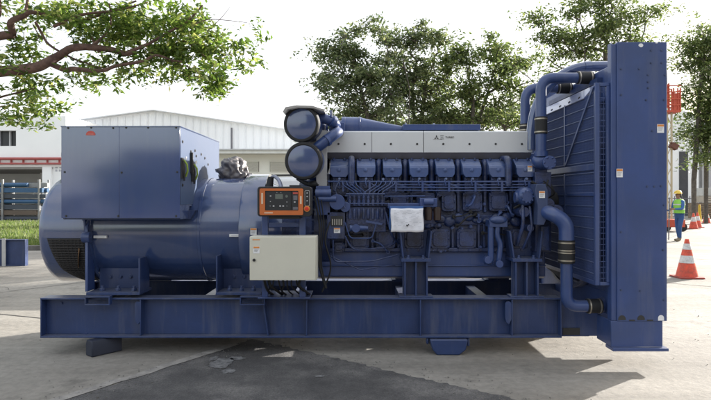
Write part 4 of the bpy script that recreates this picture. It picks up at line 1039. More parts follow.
# crumpled bundle behind the terminal box on the alternator
mb = MB(); ctr = Vector((PX(236,6.1), 6.05, AC.z+.64)); 
bmesh.ops.create_icosphere(mb.bm, subdivisions=5, radius=1)
for v in mb.bm.verts:
    p = v.co.copy(); n1 = abs(noise.noise(p*2.2)); n2 = abs(noise.noise(p*5+Vector((3,0,0)))); n3 = noise.noise(p*11)
    k = 1-.36*n1-.07*n2+.05*math.sin(5*p.x+7*p.z+4*noise.noise(p*1.2))
    v.co = Vector((p.x*.17*k*(1.0+.25*(p.z<0)), p.y*.17*k, p.z*.17*k+ (.03 if p.x<0 else -.02)*abs(p.x)))
    v.co += ctr-Vector((0,0,.03))
o = mb.build('wrapped_bundle', M['plasticwrap'], None, smooth=80); tag(o, 'crumpled grey plastic wrapped bundle on top of the alternator beside the terminal box', 'bundle')

# ------------------------------------------------------------ BACKGROUND
# grass strip
mgrass = leafmat('grass_blades', [(0,(.07,.11,.03)),(.5,(.13,.18,.05)),(1,(.23,.26,.10))], .6, .5)
msoil = surf('grassy_soil', (.12,.14,.05), .95, c2=(.17,.16,.08), scale=2, bump=.5)
gx0, gx1, gyA, gyB = -40, -5.2, 15.6, 31
mb = MB(); mb.box(gx0, gx1, gyA, gyB, .0, .10); struct(mb.build('verge', msoil, smooth=0))
rng = np.random.default_rng(2)
N = 26000
yy_ = gyA+(gyB-gyA)*rng.random(N)**1.6; xx_ = -5.4-rng.random(N)*(17+0*yy_)
h = .05+.11*rng.random(N)*(.6+.8*rng.random(N)); a = rng.random(N)*6.28; le = (rng.random(N)-.5)*.12
bw = .012+.02*rng.random(N)
P0 = np.stack([xx_-np.cos(a)*bw, yy_-np.sin(a)*bw, np.full(N,.1)],1); P1 = np.stack([xx_+np.cos(a)*bw, yy_+np.sin(a)*bw, np.full(N,.1)],1); P2 = np.stack([xx_+le, yy_+le*.5, .1+h],1)
me = bpy.data.meshes.new('grass'); me.from_pydata(np.stack([P0,P1,P2],1).reshape(-1,3).tolist(), [], np.arange(3*N).reshape(-1,3).tolist()); me.materials.append(mgrass)
go = bpy.data.objects.new('grass', me); COL.objects.link(go); tag(go, 'short yellow green grass on the verge behind the kerb', 'grass', kind='stuff')
mb = MB(); mb.box(gx0, gx1+.15, gyA-.16, gyA-.001, 0, .13); mb.box(gx1+.001, gx1+.15, gyA, gyB, 0, .13); struct(mb.build('kerb', surf('weathered_kerb',(.16,.15,.14),.85,c2=(.08,.075,.07),bump=.3), smooth=0, bevel=.01))

# spare blue beam at the left
mb = MB(); D = 12.0; xe = PX(25,D); zz_ = .57
mb.box(-11.5, xe, D, D+.12, 0, .02); mb.box(-11.5, xe, D, D+.12, zz_-.02, zz_); mb.box(-11.5, xe-.012, D+.055, D+.067, .02, zz_-.02); mb.box(xe-.012, xe, D+.002, D+.118, .02, zz_-.02)
mb.box(-7.9, -7.888, D+.002, D+.055, .02, zz_-.02)
beam = mb.build('steel_beam', B, None, bevel=.004); tag(beam, 'blue steel beam lying on the yard in front of the grass verge', 'beam')
mb = MB(); x = PX(4,D); mb.box(x-.04, x+.04, D-.012, D-.001, .0, zz_+.02); mb.build('grey_post', M['lightgrey'], beam)

# storage rack with long steel sections
mst = surf('galvanised_grey', (.3,.3,.3), .5, metal=.4, c2=(.18,.18,.18))
RD = 32.5; rk = empty('storage_rack', (PX(20,RD), RD, 0), 'grey steel storage rack holding long pipes behind the grass', 'rack')
levels = (.10,.42,.74,1.06,1.38,1.70,2.02)
for px in (-30,8,44):
    for yy in (RD-.5, RD+.5):
        mb = MB(); x = PX(px,RD); mb.box(x-.05,x+.05,yy-.05,yy+.05,0,2.45); mb.build('post', mst, rk)
for z in levels:
    mb = MB()
    for px in (-30,8,44): x = PX(px,RD); mb.box(x-.03,x+.03,RD-.449,RD+.449,z-.06,z)
    mb.build('cross_arm', mst, rk)
cols = {'blue': surf('blue_steel_section',(.03,.09,.19),.5), 'white': surf('white_steel_section',(.6,.6,.6),.5), 'grey': surf('grey_steel_section',(.25,.25,.25),.5), 'rusty': surf('brown_steel_section',(.12,.09,.07),.7), 'dark': surf('dark_steel_section',(.05,.06,.08),.6), 'lightblue': surf('light_blue_steel_section',(.10,.2,.28),.5)}
seq = ['dark','grey','blue','white','rusty','white','grey','blue','dark','lightblue','white','rusty','blue','grey','white','lightblue','dark','white','grey','rusty','blue','blue','lightblue','white','blue','grey','dark','white']
shelf = ('lowest','second','third','fourth','fifth','sixth','top')
random.seed(9)
for i, cn in enumerate(seq):
    lv = i//4; z = levels[lv]+.001; y = RD-.36+.24*(i % 4); ln = random.uniform(2.6,5); xr = PX(46,RD)-random.uniform(-.25,.9)
    r = random.uniform(.11,.14); mb = MB()
    if i % 3: mb.box(xr-ln, xr, y-r, y+r*.8, z, z+2*r); mb.mat(M['ink']).box(xr+.0005, xr+.002, y-r*.8, y+r*.6, z+.2*r, z+1.8*r) if False else None
    else: mb.cyl((xr-ln,y,z+r),(xr,y,z+r),r,seg=12)
    hgt = 0
    if hgt: mb.box(xr-ln+.1, xr-.2, y-r*.6, y+r*.6, z+2*r+.001, z+2*r+hgt)
    o = mb.build('steel_section', cols[cn], None)
    shapes = 'round' if i % 3 == 0 else 'square'
    tag(o, f'{cn} {shapes} steel section, {("front","second","third","rearmost")[i%4]} on the {shelf[lv]} level of the storage rack', 'steel section', 'steel sections stored on the rack')

# white building on the left
mwall = surf('white_rendered_wall', (.90,.90,.89), .8, c2=(.86,.86,.85), scale=.7)
WD = 40.0; wx1 = PX(66,WD)
wb = empty('white_building', ((-60+wx1)/2, WD, 0), 'white rendered two storey building over an open car port behind the storage rack', 'building')
mb = MB(); wz = lambda p: PZ(p,WD); wxx = lambda p: PX(p,WD)
zc = wz(167); ztop = wz(116)
mb.box(-60, wxx(-14)-.001, WD, WD+9, zc, ztop); mb.box(wxx(-14), wxx(16), WD, WD+9, zc, wz(146)); mb.box(wxx(-14), wxx(16), WD, WD+9, wz(130.5), ztop); mb.box(wxx(16)+.001, wx1, WD, WD+9, zc, ztop)
mb.box(wxx(52)+.001, wx1, WD+.1, WD+9, 0, zc-.001); mb.box(-60, wxx(52), WD+8.5, WD+9, 0, zc-.001)
mb.build('wall', mwall, wb, smooth=0)
mb = MB(); mb.box(wxx(43), wxx(52), WD-.1, WD+.6, 0, zc-.001); mb.box(wxx(-60), wxx(-50), WD-.1, WD+.6, 0, zc-.001); mb.build('pillar', mwall, wb, smooth=0)
mb = MB(); mb.box(wxx(-14), wxx(16), WD+.45, WD+.5, wz(146), wz(130.5)); mb.build('window', M['dkpanel'], wb, smooth=0)
win = [o for o in COL.objects if o.name == 'window'][0]
mb = MB()
for px in (-14,-4,6.5,15): mb.box(wxx(px), wxx(px+1.2), WD+.30, WD+.449, wz(146)+.001, wz(130.5)-.001)
mb.build('window_frame', M['lightgrey'], win, smooth=0)
mb = MB(); mred = surf('faded_red_pipe', (.40,.09,.08), .5)
for py, r in ((158.9,.10),(163.8,.07)): mb.cyl((-60,WD-.25,wz(py)),(wx1-.05,WD-.25,wz(py)),r,seg=12)
for px in range(-60,66,12): mb.box(wxx(px)-.03,wxx(px)+.03,WD-.16,WD-.001,wz(164),wz(158.5))
mb.build('red_pipe', mred, wb)
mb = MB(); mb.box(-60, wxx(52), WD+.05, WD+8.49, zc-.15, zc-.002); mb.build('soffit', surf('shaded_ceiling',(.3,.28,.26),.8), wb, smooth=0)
mb = MB()
random.seed(4)
for j in range(2):
    x = wxx(54.5)
    while x < wxx(61): l = random.uniform(.1,.3); mb.box(x, x+l, WD+.09, WD+.097, wz(170.5-j*3.2)-.07, wz(170.5-j*3.2)+.07); x += l+.12
mb.build('wall_lettering', M['greyink'], wb, smooth=0)

# warehouse with a shallow gable
def ribbed(name, c, c2, freq):
    m = surf(name, c, .55, c2=c2, scale=.4); nt = m.node_tree; b = nt.nodes['Principled BSDF']
    g = nd(nt,'ShaderNodeNewGeometry'); w_ = nd(nt,'ShaderNodeTexWave', wave_type='BANDS', bands_direction='X', Scale=freq); nt.links.new(g.outputs['Position'], w_.inputs['Vector'])
    bp = nd(nt,'ShaderNodeBump', Strength=.35, Distance=.03); nt.links.new(w_.outputs['Fac'], bp.inputs['Height']); nt.links.new(bp.outputs[0], b.inputs['Normal']); return m
HD = 46.0; hx = lambda p: PX(p,HD); hz = lambda p: PZ(p,HD)
wh = empty('warehouse', (hx(200), HD, 0), 'long pale grey corrugated warehouse with a shallow gable and louvred annex', 'building')
mb = MB(); mb.prism([(hx(40),0),(hx(40),hz(126)),(hx(155),hz(111)),(hx(340),hz(137.5)),(hx(340),0)], 'y', HD, HD+20); mb.build('wall', ribbed('pale_corrugated_cladding',(.88,.88,.88),(.84,.84,.84),1.6), wh, smooth=0)
mb = MB()
k = hx(42)
while k < hx(339):
    z1 = hz(126+(111-126)*(k-hx(40))/(hx(155)-hx(40))) if k < hx(155) else hz(111+(137.5-111)*(k-hx(155))/(hx(340)-hx(155)))
    mb.box(k-.03,k+.03,HD-.06,HD-.001,4.5,z1-.12); k += .62
mb.build('cladding_rib', surf('cladding_rib_grey',(.82,.82,.83),.55), wh, smooth=0)
mb = MB(); mb.prism([(hx(38),hz(126)),(hx(38),hz(125.2)),(hx(155),hz(110.2)),(hx(342),hz(137)),(hx(342),hz(138)),(hx(155),hz(111))], 'y', HD-.5, HD+20.4); mb.build('roof', surf('white_roof_sheet',(.8,.8,.8),.5), wh, smooth=0)
AD = 40.0; axx = lambda p: PX(p,AD); azz = lambda p: PZ(p,AD); mcream = surf('cream_annex_wall',(.80,.79,.72),.75,c2=(.74,.72,.66),scale=.8)
mb = MB(); mb.box(axx(200), axx(344), AD, AD+5.9, 0, azz(154.5)); mb.build('annex_wall', mcream, wh, smooth=0)
mb = MB(); mb.box(axx(198), axx(346), AD-1.1, AD+5.9, azz(154.4), azz(150.3)); mb.build('annex_canopy', surf('pale_concrete_canopy',(.8,.8,.77),.8), wh, smooth=0)
for (x0,x1) in ((240,259),(270,300),(311,330)):
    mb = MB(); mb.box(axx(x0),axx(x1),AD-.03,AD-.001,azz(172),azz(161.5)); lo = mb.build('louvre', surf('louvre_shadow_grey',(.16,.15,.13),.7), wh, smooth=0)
    mb = MB(); n = 8
    for k in range(n):
        z = azz(172)+.03+k*(azz(161.5)-azz(172)-.06)/(n-1); mb.obox(((axx(x0)+axx(x1))/2,AD-.07,z),axx(x1)-axx(x0)-.05,.012,.075,Matrix.Rotation(R(35),3,'X'))
    mb.build('louvre_blade', mcream, lo, smooth=0)

for px in (92, 232, 300):
    mb = MB(); mb.cyl((hx(px),HD-.15,0),(hx(px),HD-.15,hz(128)),.07,seg=8); mb.build('downpipe', M['greydark'] if px == 232 else M['lightgrey'], wh)
mb = MB(); mb.box(axx(198),axx(346),AD-1.22,AD-1.101,azz(151.6),azz(150.3)); mb.build('gutter', M['lightgrey'], wh, smooth=0)
# white van, parked behind the set
VD = 10.4; vx0, vx1 = PX(258,VD), PX(300,VD)+2.7
mwp = surf('white_vehicle_paint',(.75,.75,.76),.25,coat=.6,var=.04)
van = empty('white_van', ((vx0+vx1)/2, VD+.9, 0), 'white van parked behind the generator set, only its roof edge showing above the control panel', 'van')
mb = MB(); prof = [(vx0,.45),(vx0-.02,1.0),(vx0+.02,1.55),(vx0+.10,1.78),(vx0+.22,1.86),(vx0+3.2,1.88),(vx0+3.9,1.2),(vx0+4.6,1.0),(vx0+4.65,.45)]
mb.prism(prof, 'y', VD+.0, VD+1.75); vb_ = mb.build('body', mwp, van, bevel=.09, smooth=50)
mb = MB(); mb.box(vx0+.5, vx0+1.7, VD-.012, VD-.001, 1.1, 1.55); mb.box(vx0+1.85, vx0+3.0, VD-.012, VD-.001, 1.1, 1.55); mb.build('side_window', M['dkpanel'], van, bevel=.003)
mb = MB(); mb.tube([(vx0+.15,VD+.1,1.885),(vx0+3.1,VD+.1,1.915)],.018,seg=8); mb.build('roof_rail', M['ink'], van)
for x in (vx0+.85, vx0+3.75):
    for y in (VD+.0, VD+1.55):
        mb = MB(); mb.lathe([(0,.2),(0,.33),(.03,.35),(.17,.35),(.2,.33),(.2,.2)], (x,y,.35), (0,1,0), 32); wl = mb.build('wheel', M['rubber'], van)
        mb = MB(); mb.cyl((x,y-.005,.35),(x,y+.1,.35),.2,seg=24); mb.build('rim', M['steel'], wl)

# ------------------------------------------------------------ trees
mbark = surf('brown_bark', (.13,.095,.075), .85, c2=(.06,.045,.038), scale=12, bump=.6, bscale=40)
mbarkg = surf('grey_brown_bark', (.14,.12,.10), .85, c2=(.07,.06,.05), scale=8, bump=.6, bscale=30)
lf1 = leafmat('dark_olive_leaves', [(0,(.06,.085,.04)),(.5,(.11,.145,.065)),(.85,(.18,.21,.10)),(1,(.28,.29,.15))], .5, .5)
lf2 = leafmat('mid_green_leaves', [(0,(.06,.09,.03)),(.5,(.11,.15,.05)),(.85,(.18,.22,.08)),(1,(.28,.30,.13))], .45, .5)
lf3 = leafmat('bright_green_leaves', [(0,(.05,.09,.02)),(.45,(.11,.17,.04)),(.8,(.20,.26,.07)),(1,(.34,.34,.13))], .4, .6)

def leaves_mesh(name, C_, n_, sp, size, rng, mat, parent, origin, droop=.25, asp=.42, label=None, ragged=.5):
    """C_: cluster centres; n_: leaves per cluster; each cluster is a few sprays of leaflets"""
    vs = []; cnt = 0
    allp = []
    for c in C_:
        k = max(3, int(n_*rng.uniform(.5, 1.4))//7)
        s_ = sp*rng.uniform(.6, 1.35)
        st = rng.normal(0, 1, (k, 3))*np.array([s_*.55, s_*.55, s_*.17])
        dr = rng.normal(0, 1, (k, 3))*np.array([1, 1, .3]); dr /= np.linalg.norm(dr, axis=1)[:, None]
        ln = s_*rng.uniform(.3, .8, k)
        for j in range(k):
            t = np.linspace(0, 1, 7)[:, None]
            p = c+st[j]+dr[j]*ln[j]*t; p[:, 2] -= droop*ln[j]*(t[:, 0]**2)
            p += rng.normal(0, size*.45, p.shape)
            allp.append(p)
    P = np.concatenate(allp); n = len(P)
    d = rng.normal(0, 1, (n, 3))*np.array([1, 1, .55]); d[:, 2] -= .25; d /= np.linalg.norm(d, axis=1)[:, None]
    up = rng.normal(0, .55, (n, 3))+np.array([0, 0, 1]); s2 = np.cross(d, up); s2 /= np.linalg.norm(s2, axis=1)[:, None]+1e-9
    L_ = (size*rng.uniform(.6, 1.35, n))[:, None]; w2 = L_*asp*.5
    Q = np.stack([P, P+d*L_*.45+s2*w2, P+d*L_, P+d*L_*.45-s2*w2], 1).reshape(-1, 3)-np.array(origin)
    me = bpy.data.meshes.new(name)
    me.vertices.add(4*n); me.vertices.foreach_set('co', Q.astype(np.float32).ravel())
    me.loops.add(4*n); me.loops.foreach_set('vertex_index', np.arange(4*n, dtype=np.int32))
    me.polygons.add(n); me.polygons.foreach_set('loop_start', np.arange(0, 4*n, 4, dtype=np.int32))
    me.update(calc_edges=True); me.materials.append(mat)
    o = bpy.data.objects.new(name, me); COL.objects.link(o); o.parent = parent; o.location = Vector(origin)-W[parent]; W[o] = Vector(origin)
    return o

def tree(label, base, trunks, lobes, ncl, nleaf, size, spread, seed, mleaf, mbk, group, r0=.16, cat='tree', name='tree', droop=.25, shell=.45):
    rng = np.random.default_rng(seed)
    root = empty(name, base, label, cat, group)
    base = np.array(base, float)
    nodes = []; par = []
    for tr in trunks:                           # each trunk: list of points
        prev = -1
        for p in tr: nodes.append(np.array(p, float)); par.append(prev); prev = len(nodes)-1
    vol = np.array([l[3]*l[4]*l[5] for l in lobes])**.67; vol /= vol.sum()
    C_ = []
    for l, f in zip(lobes, vol):
        for _ in range(max(2, int(round(ncl*f)))):
            v = rng.normal(0, 1, 3); v /= np.linalg.norm(v); rr = shell+(1-shell)*rng.random()**.7; rr *= rng.uniform(.85, 1.15)
            C_.append(np.array([l[0], l[1], l[2]])+v*rr*np.array([l[3], l[4], l[5]]))
    C_ = np.array(C_)
    top = np.array([t[-1] for t in trunks]).mean(0)
    order = np.argsort(np.linalg.norm(C_-top, axis=1))
    for i in order:
        c = C_[i]; A_ = np.array(nodes); dd = np.linalg.norm(A_-c, axis=1)
        pen = np.maximum(0, A_[:, 2]-c[2]+.25)*1.5
        # do not start from the ground part of the trunk
        pen = pen+np.where(A_[:, 2] < base[2]+.5*(top[2]-base[2]), 6, 0)
        j = int(np.argmin(dd+pen)); a_ = A_[j]
        m1 = a_+(c-a_)*.45+rng.normal(0, .07, 3)*np.linalg.norm(c-a_); m1[2] += .05*np.linalg.norm(c-a_)
        nodes.append(m1); par.append(j); nodes.append(c); par.append(len(nodes)-2)
    n = len(nodes); wgt = np.zeros(n)
    ch = np.bincount([p for p in par if p >= 0], minlength=n)
    for i in range(n-1, -1, -1):
        if wgt[i] == 0: wgt[i] = 1
        if par[i] >= 0: wgt[par[i]] += wgt[i]
    rmax = r0; mx = max(wgt)
    rad_ = np.maximum(.012*max(1, size/.1), rmax*(wgt/mx)**.5)
    mb = MB()
    for i in range(n):
        if par[i] >= 0:
            a_, b_ = nodes[par[i]], nodes[i]
            if np.linalg.norm(a_-b_) > .02: mb.cyl(tuple(a_), tuple(b_), min(rad_[par[i]], rad_[i]*1.5), rad_[i], seg=7 if rad_[i] > .05 else 5, cap=False)
    mb.build('trunk', mbk, root, smooth=60, recalc=False)
    leaves_mesh('crown', C_, nleaf, spread, size, rng, mleaf, root, tuple(C_.mean(0)), droop)
    return root

def TP(px, py, D, dy=0): return (PX(px, D), D+dy, PZ(py, D))
def lobe(px, py, rx, ry, D, dy=0, rd=None):
    s_ = D/F; return (PX(px, D), D+dy, PZ(py, D), rx*s_, (rd if rd else rx*s_*.8), ry*s_)
g_ = 'trees behind the yard'
D = 24.0
tree('leafy dark green tree left of the pair behind the air cleaners, its crown leaning left', (PX(395,D),D,0),
     [[(PX(380,D),D,0),TP(376,150,D),TP(370,125,D),TP(362,95,D),TP(356,70,D)],[(PX(398,D),D+.4,0),TP(398,130,D,.4),TP(394,100,D,.4),TP(384,70,D,.4)],[(PX(405,D),D-.3,0),TP(408,130,D,-.3),TP(409,90,D,-.3),TP(402,60,D,-.3)]],
     [lobe(345,70,28,24,D),lobe(338,42,20,16,D,.5),lobe(352,24,12,8,D,.5),lobe(370,16,9,10,D,.5),lobe(326,84,18,9,D,-.5),lobe(350,100,22,9,D),lobe(374,58,22,28,D),lobe(360,84,28,16,D,-.8),lobe(384,95,16,18,D,.6),lobe(320,58,11,12,D),lobe(370,112,32,12,D,1),lobe(345,116,18,8,D,1),lobe(388,114,20,9,D,-.5)],
     110, 120, .19, .48, 21, lf1, mbarkg, g_, r0=.10)
tree('taller dark green tree behind the middle of the engine cover', (PX(425,D),D+1.5,0),
     [[(PX(418,D),D+1.5,0),TP(418,120,D,1.5),TP(416,85,D,1.5),TP(420,55,D,1.5)],[(PX(424,D),D+1.7,0),TP(426,118,D,1.7),TP(430,80,D,1.7),TP(440,50,D,1.7)]],
     [lobe(402,38,24,20,D,1.5),lobe(430,32,24,16,D,1.5),lobe(412,62,26,22,D,1.5),lobe(448,30,12,9,D,1.5),lobe(396,70,16,24,D,1),lobe(432,66,24,20,D,2),lobe(404,95,20,14,D,1.2),lobe(420,14,12,6,D,1.5),lobe(436,90,18,16,D,2),lobe(418,112,24,10,D,1.5),lobe(392,20,10,7,D,1.5),lobe(440,112,20,10,D,1)],
     98, 120, .19, .48, 22, lf1, mbarkg, g_, r0=.10)
tree('spreading green tree behind the right end of the engine cover', (PX(478,D),D+.5,0),
     [[(PX(474,D),D+.5,0),TP(474,130,D,.5),TP(476,100,D,.5),TP(470,70,D,.5)],[(PX(480,D),D+.8,0),TP(482,120,D,.8),TP(492,90,D,.8),TP(500,62,D,.8)],[(PX(530,D),D+1.2,0),TP(512,125,D,1.2),TP(505,105,D,1.2),TP(498,85,D,1.2)]],
     [lobe(468,78,34,20,D,.5),lobe(450,58,18,16,D,.5),lobe(478,52,22,12,D,.5),lobe(502,48,22,10,D,.5),lobe(524,58,14,8,D,.5),lobe(525,85,18,16,D,1),lobe(508,72,20,14,D,.8),lobe(452,102,26,16,D,1),lobe(488,106,28,15,D,1),lobe(524,112,20,12,D,1.4),lobe(494,34,12,5,D,.5),lobe(512,66,8,16,D,.5),lobe(466,118,24,8,D,1)],
     118, 120, .19, .48, 23, lf2, mbarkg, g_, r0=.09)
D = 21.0
tree('loose feathery green tree rising behind the radiator', (PX(590,D),D,0),
     [[(PX(588,D),D,0),TP(588,120,D),TP(586,80,D),TP(584,40,D)],[(PX(596,D),D+.5,0),TP(600,110,D,.5),TP(612,60,D,.5),TP(630,30,D,.5)]],
     [lobe(590,28,34,26,D),lobe(622,22,26,20,D),lobe(556,16,20,10,D),lobe(532,14,12,5,D),lobe(650,16,16,14,D),lobe(600,0,26,14,D),lobe(575,45,24,14,D),lobe(545,40,14,8,D),lobe(640,38,16,8,D),lobe(540,80,10,16,D,1),lobe(560,58,16,12,D,1),lobe(528,62,10,8,D,1),lobe(570,90,22,12,D,1),lobe(606,60,22,12,D,1)],
     110, 110, .16, .45, 24, lf2, mbarkg, g_, r0=.09)
D = 30.0
tree('bushy green tree at the right behind the orange lift basket', (PX(704,D),D,0),
     [[(PX(694,D),D,0),TP(694,180,D),TP(697,140,D),TP(700,90,D),TP(704,60,D)],[(PX(712,D),D+.5,0),TP(712,150,D,.5),TP(716,90,D,.5)]],
     [lobe(706,66,30,26,D),lobe(700,36,22,16,D),lobe(725,50,30,30,D),lobe(697,95,18,20,D),lobe(712,110,26,20,D),lobe(700,130,16,16,D),lobe(720,140,26,20,D),lobe(740,90,30,50,D),lobe(686,58,10,10,D),lobe(708,155,14,10,D),lobe(702,148,12,14,D,-1)],
     150, 170, .2, .75, 25, lf2, mbarkg, g_, r0=.13)
D = 34.0
tree('low dark green shrubbery tree further back behind the engine cover', (PX(455,D),D,0), [[(PX(455,D),D,0),TP(455,140,D),TP(455,125,D)]],
     [lobe(330,128,20,10,D),lobe(370,124,24,10,D),lobe(430,126,26,10,D),lobe(470,122,30,12,D),lobe(515,118,26,14,D),lobe(555,110,22,18,D),lobe(590,110,26,18,D),lobe(400,126,20,9,D)], 190, 80, .26, .9, 26, lf1, mbarkg, g_, r0=.10)

# overhanging branches of the near tree at the left (its trunk stands left of the frame)
D = 8.6; root = empty('shade_tree', (-9.5, 8.6, 0), 'near shade tree whose reddish boughs and bright leaves hang into the upper left', 'tree')
rng = np.random.default_rng(77)
def br(pts, r0_, r1_, dy=0, seed=0):
    P = [Vector((PX(a, D), D+dy+.25*noise.noise(Vector((i*.6, seed, 0))), PZ(b, D))) for i, (a, b) in enumerate(pts)]
    n = len(P); 
    Q = []; 
    for i in range(n-1):
        p0 = P[max(i-1,0)]; p1 = P[i]; p2 = P[i+1]; p3 = P[min(i+2,n-1)]
        for k in range(5):
            t = k/5; Q.append(.5*((2*p1)+(p2-p0)*t+(2*p0-5*p1+4*p2-p3)*t*t+(3*p1-p0-3*p2+p3)*t**3))
    Q.append(P[-1]); m = len(Q)
    return Q, [(r0_+(r1_-r0_)*i/(m-1))*(1+.12*noise.noise(Vector((i*.5, seed, 5)))) for i in range(m)]
s9 = D/F
mb = MB()
mb.tube([(-9.5,8.6,-.05),(-9.45,8.6,1.2),(-9.3,8.55,2.4),(-8.9,8.6,3.2)], [.34,.27,.24,.22], seg=16)
branches = [([(-270,84),(-150,80),(-60,78),(0,73),(33,68),(48,62),(56,54),(73,49),(91,48),(111,49),(127,54),(136,50)],.17,.035),
 ([(47,62),(61,68),(75,70),(89,71),(101,69),(116,66),(142,61),(157,56),(172,60),(182,62)],.06,.012),
 ([(-200,90),(-100,55),(0,35),(10,33),(15,24),(24,16),(33,13),(51,15),(70,18)],.13,.02),
 ([(5,30),(9,18),(12,5),(13,-12)],.045,.03), ([(30,19),(35,30),(44,41),(53,48),(68,56),(82,61),(96,65),(106,64)],.028,.010),
 ([(24,20),(26,30),(29,36),(34,38)],.012,.006), ([(32,36),(34,43),(37,47)],.007,.004), ([(33,14),(34,2),(35,-10)],.03,.02), ([(92,48),(87,38),(84,33)],.035,.014), ([(91,44),(98,40),(105,38)],.014,.006),
 ([(57,50),(58,40),(57,25)],.006,.004), ([(127,54),(150,44),(170,34),(190,20),(205,8)],.035,.012), ([(140,49),(160,42),(178,36),(200,52),(212,60)],.02,.008), ([(160,56),(175,62),(190,68),(200,74)],.012,.006),
 ([(200,30),(214,26),(232,25),(250,27)],.010,.004), ([(205,30),(220,14),(228,4)],.008,.003), ([(212,54),(228,48),(243,46)],.008,.003), ([(60,30),(90,20),(120,12),(150,4)],.03,.012), ([(100,48),(112,30),(118,10)],.02,.01),([(70,18),(100,8),(130,-5)],.03,.015),
 ([(-60,95),(-20,98),(0,92),(18,88),(28,86)],.03,.008),([(-60,130),(-20,120),(4,112),(14,108)],.03,.008),([(33,66),(36,58),(38,56)],.008,.004)]
for i, (p, a_, b_) in enumerate(branches):
    Q, rr = br(p, a_*(.62 if i in (0,2) else .8), b_*.9, 0 if i in (0,1,2) else .3*math.sin(i*1.7), i); mb.tube(Q, rr, seg=10)
mb.build('trunk', surf('reddish_brown_bark',(.17,.10,.075),.8,c2=(.07,.04,.035),scale=10,bump=.7,bscale=45), root, smooth=60)
areas = [(68,14,14,11,26),(92,8,20,10,24),(112,16,20,14,34),(100,28,16,9,20),(74,34,9,6,10),(80,24,8,7,10),(135,10,20,14,30),(150,26,20,14,34),(165,12,18,14,28),(185,10,18,12,26),(190,30,18,12,30),(205,22,8,10,10),
 (178,44,20,12,28),(200,46,14,10,20),(212,52,10,6,10),(160,46,14,10,16),(126,46,9,7,9),(120,56,8,5,7),(146,60,6,4,6),(140,50,8,7,9),(170,64,10,5,10),(164,70,6,5,6),(184,60,8,6,8),
 (74,60,9,5,10),(66,70,8,6,9),(84,66,6,5,6),(98,72,6,4,5),(104,58,5,6,5),(125,70,5,4,5),(132,66,5,4,5),(206,73,9,5,14),(203,83,6,6,14),(218,72,6,5,9),(207,90,4,3,4),(222,42,4,3,4),(238,40,8,3,5),(248,44,4,3,3),(249,16,6,3,4),(238,60,5,5,6),
 (10,42,8,6,12),(4,60,8,8,12),(16,47,5,4,5),(26,74,10,5,11),(36,76,7,5,6),(10,80,12,6,12),(0,88,10,8,12),(28,96,8,4,8),(14,102,14,5,12),(24,106,8,4,6),(4,114,10,6,12),(10,118,5,4,5),(6,22,8,6,10),(22,4,10,6,10),(45,6,10,7,14),(2,5,8,6,8),(58,4,8,6,8)]
C_ = []
for (px, py, rx, ry, n) in areas:
    for _ in range(int(n*.8)):
        v = rng.normal(0, .62, 2); C_.append(np.array([PX(px+v[0]*rx*.82, D), D+.38+rng.normal(0, .36), PZ(py+v[1]*ry*.82, D)]))
for k in range(260): C_.append(np.array([PX(rng.uniform(-260,205), D), D+rng.normal(0,.9), PZ(rng.uniform(-120,-6), D)]))
leaves_mesh('crown', np.array(C_), 24, .125, .105, rng, lf3, root, (PX(60,D), D, PZ(20,D)), droop=.5, asp=.42)

# ------------------------------------------------------------ right-hand background
GDt = 44.0
rb = empty('grey_building', (PX(720,GDt), GDt, 0), 'tall grey concrete building with a white side wall at the right behind the trees', 'building')
gx_ = lambda p: PX(p,GDt); gz_ = lambda p: PZ(p,GDt)
mb = MB(); mb.box(gx_(686.5), gx_(760), GDt, GDt+12, 0, gz_(122)); mb.build('wall', surf('grey_stained_concrete',(.34,.34,.34),.8,c2=(.26,.26,.26),scale=1.2), rb, smooth=0)
mb = MB(); mb.prism([(gx_(640),0),(gx_(640),gz_(108)),(gx_(671),gz_(113)),(gx_(683),gz_(117)),(gx_(687),gz_(124)),(gx_(687),0)], 'y', GDt-1.5, GDt+6); mb.build('white_side_wall', mwall, rb, smooth=0)
mb = MB(); mb.box(gx_(668), gx_(676.5), GDt-1.53, GDt-1.501, 0, gz_(153)); mb.box(gx_(690),gx_(697),GDt-.03,GDt-.001,0,gz_(168)); mb.build('door', surf('shaded_doorway',(.07,.07,.075),.7), rb, smooth=0)
mb = MB()
for px in (694,701,708,715): mb.box(gx_(px), gx_(px)+.25, GDt-.12, GDt-.001, 0, gz_(123)); 
mb.box(gx_(687)+.01,gx_(760),GDt-.2,GDt-.121,gz_(125),gz_(121)); mb.build('pilaster', surf('pale_grey_band',(.45,.45,.45),.8), rb, smooth=0)
mb = MB(); mb.box(gx_(700),gx_(745),GDt-8,GDt-7.9,0,1.0)
# rack of pallets and crates
PD = 37.0
def crate(px0, px1, py0, py1, dy, mat, label, slats=True):
    x0, x1 = PX(px0,PD), PX(px1,PD); z0, z1 = PZ(py1,PD), PZ(py0,PD); mb = MB(); n = max(3, int((z1-z0)/.14))
    for k in range(n):
        a = z0+(z1-z0)*k/n; mb.box(x0, x1, PD+dy, PD+dy+.02, a+.01, a+(z1-z0)/n-.02); mb.box(x0, x1, PD+dy+.98, PD+dy+1.0, a+.01, a+(z1-z0)/n-.02)
    for x in (x0+.05, (x0+x1)/2, x1-.05): mb.box(x-.05, x+.05, PD+dy+.021, PD+dy+.979, z0, z1)
    o = mb.build('pallet_stack', mat, None, smooth=0); tag(o, label, 'pallets', 'pallet stacks by the grey building'); return o
mwood = surf('weathered_pallet_wood',(.26,.2,.14),.85,c2=(.14,.1,.07),scale=6)
crate(697,716,203,219,0,mwood,'brown wooden pallet stack on the ground behind the far traffic cones'); 
crate(703,722,196,202.6,-.0,surf('pale_pallet_wood',(.45,.4,.33),.8),'pale pallet stack resting on top of the brown pallets at the right edge')
